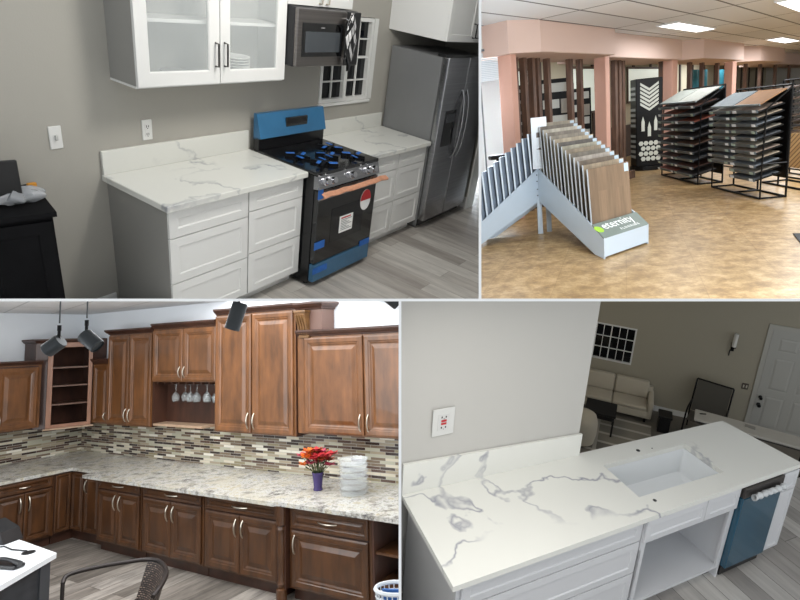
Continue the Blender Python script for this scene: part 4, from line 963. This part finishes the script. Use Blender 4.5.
t = thing('open_base_shelf', 'open brown base shelf unit at the right end of the counter', 'shelf unit', (5.745, -.014, 0))
b = B(); b.box(0, .02, -.86, 0, 0, .875); b.box(.7, .72, -.86, 0, 0, .875); b.box(.02, .7, -.02, 0, 0, .875); b.box(.02, .7, -.85, -.02, 0, .1); b.build('body', CWD, t)
for z in (.3, .56): B().box(.021, .699, -.84, -.021, z, z + .022).build('shelf', CW, t)
# corner base with panel doors
t = thing('corner_base_cabinet', 'chestnut corner base cabinet with narrow panelled doors at the inner corner', 'cabinet', (0, 0, 0))
b = B(); b.poly([(-.335, -.015), (-.335, -.985), (.855, -.985), (.855, -.765), (1.59, -.765), (1.59, -.015)], .12, .875); b.poly([(-.3, -.03), (-.3, -.98), (.80, -.98), (.80, -.71), (1.58, -.71), (1.58, -.03)], 0, .12); b.build('body', CWD, t)
B().panel(.88, 1.13, .14, .85, -.787, raised(.22), .02).build('door', CW, t)
d = B().panel(1.17, 1.50, .14, .85, -.787, raised(.28), .02).build('door', CW, t); bow_v(1.22, .62, .78, -.787, d, NICKEL)
tb = bmesh.new(); b0 = B().panel(.0, .19, .14, .85, -.02, raised(.2), .019)
bmesh.ops.transform(b0.bm, matrix=Matrix.Translation((.857, -.98, 0)) @ Matrix.Rotation(PI / 2, 4, 'Z'), verts=b0.bm.verts); b0.build('door', CW, t); tb.free()
def side_base(y0, y1, label):
    t = thing('base_cabinet', label, 'cabinet', (-.335, y0, 0), 90); w = y1 - y0; D_ = 1.19
    b = B(); b.box(0, w, -D_, 0, .12, .875); b.box(0, w, -D_ + .06, -.02, 0, .12); b.build('body', CWD, t); B().frame(0, w, .12, .874, -D_ - .004, -D_, .03).build('face_frame', CW, t)
    dr = B().panel(.03, w - .03, .73, .852, -D_ - .024, [(i * .55, d) for i, d in RAISED], .02).build('drawer', CW, t); bow_h(w / 2 - .06, w / 2 + .06, .79, -D_ - .024, dr, NICKEL)
    dw = (w - .06) / 2
    for k in range(2):
        d = B().panel(.03 + k * dw + .003, .03 + (k + 1) * dw - .003, .14, .715, -D_ - .024, raised(.3), .02).build('door', CW, t)
        bow_v(.03 + dw + (-.05 if k == 0 else .05), .5, .67, -D_ - .024, d, NICKEL)
side_base(-1.68, -.99, 'chestnut base cabinet on the left wall run, beside the corner cabinet')
side_base(-2.45, -1.69, 'chestnut base cabinet on the left wall run, cut by the photo edge')
# pendant spotlights hanging in front
def spot(p, tilt, yaw, L, label, rod, grey='33383c'):
    """p = position of the head's centre; the rod goes up to the ceiling rail above it"""
    t = thing('spotlight', label, 'spotlight', p)
    mt = Matrix.Rotation(math.radians(yaw), 4, 'Z') @ Matrix.Rotation(math.radians(tilt), 4, 'Y')
    b = B(); b.lathe([(.0, -L / 2), (.036, -L / 2), (.04, -L / 2 + .008), (.04, L / 2 - .004), (.036, L / 2), (.036, L / 2 - .01), (0, L / 2 - .01)], n=26, mtx=mt); b.build('lamp_head', mat('brushed_grey_lamp', grey, .4, .2), t, True)
    top = mt @ Vector((0, 0, -L * .32)) + Vector((0, 0, .02))
    b = B(); b.tube([top, top + Vector((0, 0, .05))], .008, 10); b.cyl(top + Vector((0, 0, .04)), top + Vector((0, 0, .07)), .010)
    b.build('joint', BLACKM, t); B().tube([top + Vector((0, 0, .08)), top + Vector((0, 0, rod))], .004, 8).build('rod', mat('grey_rod', '4a4d50', .5), t)
    return t
use('BL')
CR = Vector((.86875, .49383, 0)).normalized(); 
yaw0 = math.degrees(math.atan2(CR.y, CR.x))
spot((5.54, -3.43, 2.44), 180 + 55, yaw0, .095, 'grey cylinder spotlight hanging at the far left, tipped to the left', .5)
spot((5.715, -3.335, 2.458), 180 - 50, yaw0, .105, 'grey cylinder spotlight second from the left, tipped to the right', .5)
spot((6.40, -2.96, 2.56), 180 + 18, yaw0, .15, 'dark grey cylinder spotlight hanging in front of the tall wall cabinet', .5, '2e3236')
spot((7.13, -2.55, 2.625), 180 - 50, yaw0, .1, 'dark spotlight head at the top right corner of the brown kitchen', .5, '303236')
# flowers, containers
t = thing('flower_vase', 'purple glass vase on the granite counter by the mosaic backsplash', 'vase', (4.79, -.47, .9145))
B().lathe([(.045, 0), (.05, .006), (.042, .03), (.05, .1), (.062, .18), (.058, .18), (.045, .1), (.036, .03), (0, .02)], n=20).build('vase', mat('purple_glass', '4d3f78', .12, trans=.35, coat=.4), t, True)
t2 = thing('flower_bouquet', 'orange and red flower bouquet standing in the purple vase', 'flowers', (4.79, -.47, .95))
FC = [mat('petal_orange', 'e07a2a', .6), mat('petal_red', 'b3262e', .6), mat('petal_dark_orange', 'c8531f', .6), mat('petal_pink', 'b8405a', .6)]
b = B(); rnd = random.Random(3); heads = []
for k in range(34):
    a = k * 2.4; rr = .17 * math.sqrt(k / 34); p = Vector((rr * math.cos(a) * 1.1, rr * math.sin(a) * .7, .25 + rnd.uniform(-.06, .08) + .09 * (1 - rr / .17)))
    heads.append(p); b.tube([(0, 0, .0), (p.x * .25, p.y * .25, .13), p], .003, 5)
b.build('stems', mat('flower_stem_green', '3c4a22', .6), t2)
for k, p in enumerate(heads):
    b = B()
    for q in range(9):
        a = q * 2 * PI / 9 + k; e = Vector((math.cos(a), math.sin(a) * .8, .35 + .3 * (q % 2)))
        b.grid(lambda u, v, e=e, p=p: p + e * (.07 * u) + Vector((-e.y, e.x, 0)).normalized() * (v - .5) * .045 * math.sin(PI * (u * .85 + .1)) + Vector((0, 0, -.012 * u * u)), 3, 2, .001)
    b.lathe([(0, -.006), (.012, 0), (0, .012)], p, 8)
    b.build('flower', FC[(0 if p.x < 0 else 1) if k % 3 else (2 + k % 2)], t2)
b = B()
for k in range(14):
    a = k * 2.1; r_ = .05 + .05 * (k % 3) / 2; c_ = Vector((r_ * math.cos(a), r_ * math.sin(a) * .6, .17 + .03 * (k % 4)))
    b.grid(lambda u, v, a=a, c_=c_: c_ + Vector((math.cos(a) * .07 * u, math.sin(a) * .05 * u, .03 * u + .01 * math.sin(PI * v))) + Vector((-math.sin(a), math.cos(a), 0)) * (v - .5) * .03 * math.sin(PI * (u * .9 + .05)), 3, 2, .001)
b.build('leaves', mat('dark_leaf', '4a4a26', .6), t2)
ACR = mat('clear_acrylic', 'e6ecee', .08, alpha=.22, spec=.9, coat=.5)
for k in range(6):
    o = B().lathe([(.11, 0), (.125, .005), (.148, .052), (.15, .056), (.144, .056), (.12, .01), (0, .008)], n=28).build('clear_tray', ACR, None, True)
    tag(o, 'clear plastic tray in the stack by the backsplash, ' + ['lowest', 'second from the bottom', 'third from the bottom', 'fourth from the bottom', 'fifth from the bottom', 'topmost'][k], 'tray', 'clear stacked trays on the granite counter', (5.24, -.46, .9145 + k * .057))
# white desk with dark base, lower left
t = thing('desk', 'white-topped desk with dark grey base in the lower left corner', 'desk', (3.64, -2.38, 0), 0)
dA, dB = Vector((-.995, .06)), Vector((.50, -.86))
B().poly([(0, 0), tuple(dA * 2.0), tuple(dA * 2.0 + dB * 1.2), tuple(dB * 1.2)], .728, .768).build('desk_top', mat('white_laminate', 'e6e8ea', .3), t)
DK = woodmat('charcoal_wood_laminate', '2b2d31', '3d3f43', .5, (1.5, 1.5, 22), 0)
nb = Vector((-dB.y, dB.x)) * -1
def sidepan(s0, s1, d0, d1, z0, z1): return [tuple(dB * s0 + nb * d0), tuple(dB * s1 + nb * d0), tuple(dB * s1 + nb * d1), tuple(dB * s0 + nb * d1)]
b = B(); b.poly(sidepan(.04, 1.15, .03, .06, 0, 0), 0, .727); b.poly([tuple(dA * .1 + dB * .03), tuple(dA * 1.9 + dB * .03), tuple(dA * 1.9 + dB * .06), tuple(dA * .1 + dB * .06)], .2, .727); b.build('base', DK, t)
B().poly(sidepan(.04, .16, .02, .0295, 0, 0), 0, .727).build('trim_post', mat('light_charcoal', '44464a', .5), t)
B().lathe([(.05, 0), (.05, .006), (.03, .009), (0, .007)], n=24, mtx=Matrix.Translation((-.23, -.10, .769))).build('cable_grommet', BLACKP, t, True)
o = thing('headset', 'black curved telephone headset lying on the white desk', 'headset', (3.60, -2.72, .769), 15)
B().box(-.15, .13, -.05, .05, 0, .03, .012, seg=2).build('base', BLACKP, o); B().tube([(-.17 + .31 * i / 8, -.01, .035 + .03 * math.sin(PI * i / 8)) for i in range(9)], [.02, .018, .014, .013, .013, .013, .015, .02, .024], 10).build('band', BLACKP, o, True)
o = thing('card_terminal', 'black angled device standing on the white desk at the photo edge', 'device', (2.86, -2.42, .769), 15)
B().poly([(-.11, 0), (.11, 0), (.06, .10), (-.11, .17)], -.09, .09, 'y').build('housing', BLACKP, o)
o = B().tube([(.0, .0, .005), (.1, .06, .006), (.2, .1, .02), (.3, .11, .006), (.42, .14, .005), (.48, .14, .012)], .006, 6).build('cable', BLACKP, None, True); tag(o, 'thin black cable running across the white desk to the round grommet', 'cable', loc=(2.90, -2.62, .769))
# wicker armchair
t = thing('armchair', 'dark metal armchair with woven wicker back, in front of the brown kitchen', 'chair', (4.75, -2.55, 0))
def wpath(u):  # rail: from left arm post forward corner to the back's top and round to the right
    K = [(-.83, .08, .61), (-.86, .14, .65), (-.78, .33, .655), (-.66, .49, .655), (-.55, .60, .655), (-.42, .62, .655), (-.25, .56, .65), (-.10, .46, .65), (.02, .33, .64), (.09, .22, .62)]
    x = u * (len(K) - 1); i = min(int(x), len(K) - 2); f_ = x - i
    P_ = [Vector(K[max(0, min(len(K) - 1, j))]) for j in (i - 1, i, i + 1, i + 2)]
    return .5 * ((2 * P_[1]) + (P_[2] - P_[0]) * f_ + (2 * P_[0] - 5 * P_[1] + 4 * P_[2] - P_[3]) * f_ ** 2 + (3 * P_[1] - P_[0] - 3 * P_[2] + P_[3]) * f_ ** 3)
AM = mat('dark_bronze_metal', '2c2624', .4, .4)
B().tube([wpath(i / 40) for i in range(41)], .017, 10).build('frame', AM, t, True)
B().tube([(-.83, .08, .62), (-.80, .06, .3), (-.78, .04, 0)], .015, 8).build('leg', AM, t)
for x, y in ((-.45, .45), (.0, .1), (-.6, -.35)): B().tube([(x, y, .0), (x, y, .42)], .015, 8).build('leg', AM, t)
B().box(-.25, .35, -.45, .15, .36, .40, .02, seg=2, mtx=Matrix.Translation((-.25, .1, 0)) @ Matrix.Rotation(-.7, 4, 'Z')).build('seat', mat('wicker_seat', '3a302a', .7, var=.4, vs=90), t)
wk = brickmat('woven_wicker', [(0, '3a2f2a'), (.5, '5f5048'), (1, '8a776a')], .03, .015, '1a1513', .004, (0, 0, 0), .55, axis='xz', bump=.6)
def wick(u, v):
    p = wpath(.46 + .54 * u * .99); k = .36 * v
    return (p.x - .04 * v, p.y - .10 * v, p.z - k)
B().grid(wick, 28, 10, .012).build('backrest', wk, t, True)
# basket bottom right
t = thing('storage_basket', 'white plastic basket with blue papers at the bottom right of the brown kitchen', 'basket', (6.80, -2.10, .80), 20)
b = B(); 
for z in (0, .04, .08, .12): b.tube([(.11 * math.cos(a) * (1 + z), .08 * math.sin(a) * (1 + z), z + .01) for a in [i * PI / 12 for i in range(24)]], .006 if z < .12 else .012, 6, True)
for i in range(24): a = i * PI / 12; b.tube([(.11 * math.cos(a), .08 * math.sin(a), .01), (.123 * math.cos(a), .09 * math.sin(a), .13)], .004, 5)
b.build('basket', mat('white_plastic', 'dfe3e6', .4), t); B().box(-.07, .07, -.004, .004, .02, .15, mtx=Matrix.Rotation(.3, 4, 'X')).build('paper', mat('blue_paper', '3b6fb5', .6), t)
t = thing('side_stool', 'grey stool carrying the white plastic basket', 'stool', (6.80, -2.10, 0), 20)
B().box(-.14, .14, -.11, .11, .775, .798, .004).build('seat', DK, t)
for x in (-.12, .12):
    for y in (-.09, .09): B().box(x - .012, x + .012, y - .012, y + .012, 0, .775).build('leg', DK, t)

# ================================================================== BR OBJECTS
use('BR')
MB2 = marble('white_quartz_bold_grey_veins', 'e6e6e0', '9a9ba6', .62, 5.3, .02, .44)
t = thing('countertop', 'long white veined quartz countertop with a sink cutout', 'countertop', (0, 0, .874))
SX0, SX1, SY0, SY1 = 1.575, 2.44, -.575, -.195
E_ = 3.125
b = B(); T_ = .04
def yfr(x): return -.797 + .026 * x
def ybk(x): return .032 - .026 * x if x < 1.462 else -.006 - .018 * (x - 1.462)
XL = -.014
b.poly([(XL, yfr(XL)), (SX0, yfr(SX0)), (SX0, ybk(SX0)), (1.462, ybk(1.462)), (XL, ybk(XL))], 0, T_); b.poly([(SX1, yfr(SX1)), (E_ + .045, yfr(E_)), (E_ - .045, ybk(E_)), (SX1, ybk(SX1))], 0, T_)
b.poly([(SX0, yfr(SX0)), (SX1, yfr(SX1)), (SX1, SY0), (SX0, SY0)], 0, T_); b.poly([(SX0, SY1), (SX1, SY1), (SX1, ybk(SX1)), (SX0, ybk(SX0))], 0, T_)
b.build('slab', MB2, t)
tb = bmesh.new(); vv = [tb.verts.new(v) for v in ((XL, ybk(XL) - .024, T_ + .0005), (1.475, ybk(1.462) - .022, T_ + .0005), (1.475, ybk(1.462) - .022, .232), (XL, ybk(XL) - .024, .282), (XL, ybk(XL) - .002, T_ + .0005), (1.475, ybk(1.462) - .002, T_ + .0005), (1.475, ybk(1.462) - .002, .232), (XL, ybk(XL) - .002, .282))]
for f_ in ((0, 1, 2, 3), (7, 6, 5, 4), (0, 4, 5, 1), (1, 5, 6, 2), (2, 6, 7, 3), (3, 7, 4, 0)): tb.faces.new([vv[i] for i in f_])
B().add(tb).build('backsplash', MB2, t)
for x, y, r_ in ((1.985, -.135, .016), (1.66, -.64, .014), (2.12, -.15, .006)):
    B().lathe([(r_, 0), (r_, .0015), (0, .0015)], (x, y, T_ + .0002), 18).build('tap_hole', mat('hole_dark', '2a2a2c', .8), t)
t = thing('sink', 'white rectangular undermount sink in the quartz countertop', 'sink', (SX0, SY0, .873))
SW = mat('white_sink_ceramic', 'e9ecee', .18, coat=.3)
w, d_, dp = SX1 - SX0, SY1 - SY0, .24
tb = bmesh.new()
def rg(i, z, r_=.05):
    o_ = []
    for cx, cy, a0 in ((w - i - r_, i + r_, -PI / 2), (w - i - r_, d_ - i - r_, 0), (i + r_, d_ - i - r_, PI / 2), (i + r_, i + r_, PI)):
        for q in range(5): a = a0 + q * PI / 8; o_.append(tb.verts.new((cx + r_ * math.cos(a), cy + r_ * math.sin(a), z)))
    return o_
rings = [rg(-.02, 0, .03), rg(.002, 0, .02), rg(.006, -.05, .025), rg(.014, -dp + .03, .04), rg(.045, -dp, .04)]
outr = [rg(-.02, -.012, .03), rg(-.008, -dp - .01, .04)]
seq = [outr[1], outr[0]] + rings
for r0, r1 in zip(seq, seq[1:]):
    for i in range(20): tb.faces.new((r0[i], r0[(i + 1) % 20], r1[(i + 1) % 20], r1[i]))
tb.faces.new(rings[-1]); tb.faces.new(outr[1][::-1])
B().add(tb).build('basin', SW, t, True)
B().lathe([(.04, 0), (.042, .002), (.03, .003), (.028, .001), (0, .001)], (w / 2, d_ / 2, -dp + .0005), 24).build('drain', CHROME, t, True)
# cabinets under
CWH = mat('light_grey_white_cabinet', 'd2d3d6', .42)
t = thing('base_cabinet', 'wide white shaker drawer cabinet at the left end under the quartz counter', 'cabinet', (.02, -.045, 0), 1.5)
w = 1.455
b = B(); b.box(0, w, -.70, 0, .1, .873); b.box(.02, w, -.63, -.01, 0, .1); b.build('body', CWH, t)
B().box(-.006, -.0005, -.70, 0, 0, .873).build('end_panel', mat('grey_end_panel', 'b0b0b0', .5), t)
for z0, z1 in ((.69, .868), (.41, .686), (.1, .406)): B().panel(.03, w - .003, z0 + .003, z1 - .003, -.722, SHAKER, .0195).build('drawer', CWH, t)
t = thing('sink_cabinet', 'white sink base cabinet with open front and two false drawers', 'cabinet', (1.48, -.032, 0), 1.5)
w = .975
b = B(); b.box(0, .018, -.70, 0, 0, .61); b.box(w - .018, w, -.70, 0, 0, .873); b.box(.018, w - .018, -.70, -.01, .10, .12); b.box(.018, w - .018, -.012, 0, .12, .6); b.box(0, .05, -.70, -.682, .12, .873); b.box(w - .05, w - .018, -.70, -.682, .12, .873); b.box(.05, w - .05, -.70, -.682, .655, .70); b.box(.05, w - .05, -.70, -.682, .84, .873); b.box(.02, w - .02, -.64, -.62, 0, .10)
b.build('body', CWH, t)
for x0, x1 in ((.008, .60), (.606, .967)): B().panel(x0, x1, .685, .866, -.722, [(.045, 0), (.052, .008)], .0195).build('false_drawer', CWH, t)
b = B()
for x, y, r_ in ((.22, -.5, .05), (.12, -.3, .035), (.55, -.25, .03)): b.lathe([(r_, 0), (r_, .001), (0, .001)], (x, y, .1205), 24)
b.build('floor_stains', mat('pale_dust_ring', 'e6e6ea', .7), t)
t = thing('dishwasher', 'dishwasher with blue protective film and a plastic-wrapped handle', 'dishwasher', (2.46, -.016, 0), 1.5)
w = .475
B().box(0.005, w - .005, -.66, 0, .05, .87).build('body', BLACKP, t)
d = B().box(.003, w - .003, -.735, -.662, .11, .775, .006).build('door', mat('blue_film_door', '1a4a60', .25, var=.18, vs=3, bump=.1, bs=8, coat=.5), t)
B().box(.003, w - .003, -.735, -.662, .778, .868, .004).build('control_strip', mat('dark_steel_strip', '4a4644', .3, .6), t)
B().box(.003, w - .003, -.70, -.66, .02, .105, .003).build('kick_plate', BLACKP, t)
b = B(); b.grid(lambda u, v: (.07 + .36 * u, -.765 - (.022 + .006 * math.sin(40 * u)) * math.cos(2 * PI * v), .80 + (.024 + .005 * math.sin(31 * u + 2)) * math.sin(2 * PI * v)), 36, 10)
h = b.build('handle', mat('bubble_wrap_white', 'c9ccce', .25, bump=.8, bs=60, coat=.6), d, True); h['label'] = 'door handle wrapped in clear plastic'
t = thing('base_cabinet', 'narrow white shaker cabinet at the right end, beyond the blue dishwasher', 'cabinet', (2.95, -.006, 0), 1.5)
w = .19
b = B(); b.box(0, w, -.70, 0, .1, .873); b.box(0, w, -.63, -.01, 0, .1); b.build('body', CWH, t)
B().panel(.004, w - .004, .69, .866, -.722, [(.03, 0), (.036, .008)], .0195).build('drawer', CWH, t); B().panel(.004, w - .004, .11, .684, -.722, [(.03, 0), (.036, .008)], .0195).build('door', CWH, t)
o = outlet_plate(.265, 1.435, 'white outlet with red reset button on the grey wall above the quartz backsplash', 'outlet', 'outlet', .165, .21, .02)
b = B(); b.box(-.02, .02, -.0135, -.012, .004, .02); b.box(-.02, .02, -.0135, -.012, -.018, -.003); b.build('reset_buttons', REDP, o)
# living room
use('LR')
SF = mat('cream_sofa_fabric', 'b3ab9a', .9, bump=.1, bs=150, sheen=.2)
t = thing('sofa', 'cream upholstered sofa against the far wall under the window', 'sofa', (-3.5, 0, 0))
L_ = 1.93
B().box(0, L_, -.56, -.03, .09, .23, .02, seg=2).build('base', SF, t, True)
for k in range(3):
    x0 = .09 + k * .585
    B().box(x0, x0 + .575, -.57, -.17, .235, .30, .03, seg=3).build('seat_cushion', SF, t, True)
    B().box(x0, x0 + .575, -.15, 0, 0, .31, .04, seg=3, mtx=Matrix.Translation((0, -.08, .27)) @ Matrix.Rotation(-.2, 4, 'X')).build('back_cushion', SF, t, True)
B().box(0.02, L_ - .02, -.13, -.03, .2, .5, .03, seg=2).build('backrest', SF, t, True)
for x0 in (0, L_ - .09): B().box(x0, x0 + .09, -.57, -.04, .12, .42, .035, seg=3).build('arm', SF, t, True)
for x in (.1, L_ - .1):
    for y in (-.5, -.1): B().box(x - .02, x + .02, y - .02, y + .02, 0, .09).build('leg', BLACKM, t)
t = thing('coffee_table', 'black coffee table in front of the cream sofa', 'coffee table', (-2.35, -1.05, 0))
B().box(-.3, .2, -.25, .2, .36, .40, .005).build('table_top', BLACKP, t); b = B(); b.box(-.28, .18, -.22, .18, .28, .359); b.build('apron', BLACKP, t)
for x in (-.27, .17):
    for y in (-.22, .17): B().box(x - .015, x + .015, y - .015, y + .015, 0, .30).build('leg', BLACKP, t)
t = thing('side_table', 'small black cube-shaped side table at the right end of the sofa', 'side table', (-1.37, -.62, 0))
B().box(-.11, .11, -.13, .13, .27, .31, .004).build('table_top', BLACKP, t); B().box(-.09, .09, -.11, .11, 0, .269).build('body', BLACKP, t)
t = thing('rug', 'light striped rug on the floor in front of the sofa', 'rug', (-2.4, -1.2, .001)); B().box(-1.3, .85, -.9, .6, 0, .008).build('pile', brickmat('striped_rug', [(0, '8c877c'), (1, '77726a')], 5, .28, 'b5b0a5', .03, (0, 0, 0), .95, offset=0), t)
t = thing('armchair', 'rounded cream armchair back at the lower left of the living room', 'armchair', (-2.64, -1.62, 0))
B().lathe([(.0, .56), (.12, .55), (.2, .50), (.235, .40), (.24, .2), (.22, .05), (0, .05)], n=28).build('shell', SF, t, True); B().lathe([(.18, 0), (.18, .05), (0, .05)]).build('base', BLACKM, t)
# sling chair
t = thing('sling_chair', 'grey mesh sling armchair with dark metal frame beside the sofa', 'chair', (-.70, -.34, 0), -14)
SM = mat('grey_mesh_sling', '4c4942', .8, bump=.2, bs=200)
B().grid(lambda u, v: (-.26 + .52 * u, -.10 + .17 * v - .03 * math.sin(PI * v), .37 + .50 * v), 2, 8, .012).build('backrest', SM, t, True)
B().grid(lambda u, v: (-.26 + .52 * u, -.52 + .42 * v, .36 + .03 * (1 - v) - .02 * math.sin(PI * v)), 2, 6, .012).build('seat', SM, t, True)
for s in (-1, 1):
    x = .28 * s
    B().tube([(x, -.56, 0), (x, -.54, .3), (x, -.48, .50), (x, -.38, .55), (x, -.15, .545), (x, -.03, .53)], .014, 8).build('arm', BLACKM, t, True)
    B().tube([(x, .02, 0), (x, -.10, .36), (x, .08, .88)], .014, 8).build('back_frame', BLACKM, t, True)
B().tube([(-.28, .08, .88), (.28, .08, .88)], .014, 8).build('top_rail', BLACKM, t)
# folding table
t = thing('folding_table', 'white folding table standing in front of the white front door', 'table', (-1.0, -.97, 0), -6)
B().box(0, 1.75, -.34, 0, .665, .70, .008).build('table_top', mat('offwhite_plastic', 'b9b6ae', .5), t)
B().box(.03, 1.72, -.32, -.02, .635, .664).build('apron', mat('dark_grey_apron', '3c3b39', .6), t)
for x in (.2, 1.5):
    B().tube([(x, -.3, .63), (x, -.32, .012), (x, -.02, .012), (x, -.04, .63)], .012, 8).build('leg', BLACKM, t)
o = B().box(-.07, .07, -.04, .04, 0, .012, .003).build('notepad', mat('grey_notepad', '8f8d86', .6), None); tag(o, 'small grey notepad lying on the white folding table', 'notepad', loc=(-.25, -1.17, .7005), rz=-10)
o = B().box(-.05, .05, -.012, .012, 0, .012, .004).build('remote_control', BLACKP, None); tag(o, 'small black remote on the left end of the folding table', 'remote', loc=(-.90, -1.1, .7005), rz=20)
# wall sconce
t = thing('wall_sconce', 'black wall sconce with a white cylinder shade beside the front door', 'wall lamp', (-.515, -.001, 1.50))
B().box(-.028, .028, -.012, 0, -.09, .07, .004).build('back_plate', BLACKM, t); B().tube([(0, -.01, -.03), (0, -.07, -.05), (0, -.08, .0)], .01, 8).build('arm', BLACKM, t); B().lathe([(.035, 0), (.035, .02), (0, .02)], (0, -.08, 0)).build('cup', BLACKM, t)
B().tube([(-.03, -.012, -.07), (-.036, -.03, -.14), (-.034, -.02, -.17)], .008, 6).build('tail', BLACKM, t)
B().lathe([(.034, .02), (.034, .25), (.03, .25), (.03, .022)], (0, -.08, 0), 20, cap=False).build('shade', mat('white_glass_shade', 'c9c8c2', .4), t, True)
t = thing('light_switch', 'double brown light switch on the wall left of the front door', 'light switch', (-.195, -.001, .83)); B().box(-.05, .05, -.01, 0, -.055, .055, .003).build('cover_plate', mat('brown_plate', '4d453c', .5), t)
b = B(); b.box(-.033, -.012, -.014, -.0102, -.025, .025); b.box(.012, .033, -.014, -.0102, -.025, .025); b.build('toggle', mat('cream_toggle', 'b8b2a4', .5), t)

# ================================================================== cut every room at its partition
bpy.context.view_layer.update()
def finish():
    inv = {}
    for o in list(bpy.data.objects):
        if o.type != 'MESH' or o.name.startswith('wall_partition'): continue
        root = o
        while root.parent: root = root.parent
        mw = root.matrix_world
        # which room: nearest pose rotation/translation tag
        room = o.get('_room') or root.get('_room')
        co = [o.matrix_world @ v.co for v in o.data.vertices]
        if not co: continue
        planes = [(pane_normal(ax, v) * s) for ax, v, s in PANE[room]]
        fwd = (A @ Vector((0, 0, 1)))
        tests = [(CAMW, n) for n in planes] + [(CAMW + fwd * .3, fwd)]
        for p0_, n in tests:
            ds = [(c - p0_).dot(n) for c in co]
            if min(ds) >= 0: continue
            if max(ds) <= 0: o['_dead'] = 1; break
            if o.data.users > 1: o.data = o.data.copy()
            im = o.matrix_world.inverted(); lp = im @ p0_; ln = (o.matrix_world.to_3x3().transposed() @ n).normalized()
            bm = bmesh.new(); bm.from_mesh(o.data)
            r = bmesh.ops.bisect_plane(bm, geom=bm.verts[:] + bm.edges[:] + bm.faces[:], plane_co=lp, plane_no=ln, clear_inner=True, dist=1e-6)
            ed = [e for e in r['geom_cut'] if isinstance(e, bmesh.types.BMEdge) and len(e.link_faces) == 1]
            if len(ed) > 2:
                try: bmesh.ops.triangle_fill(bm, use_beauty=True, edges=ed)
                except Exception: pass
            bm.to_mesh(o.data); bm.free()
            co = [o.matrix_world @ v.co for v in o.data.vertices]
            if not co: o['_dead'] = 1; break
    dead = [o for o in bpy.data.objects if o.get('_dead')]
    def kill(o):
        for c in list(o.children): c.parent = o.parent; c.matrix_parent_inverse = Matrix.Identity(4)
        bpy.data.objects.remove(o)
    for o in dead: kill(o)
    for _ in range(2):
        for o in list(bpy.data.objects):
            if o.type == 'EMPTY' and not o.children: bpy.data.objects.remove(o)
    for o in bpy.data.objects:
        for k in ('_room', '_dead'):
            if k in o: del o[k]
finish()
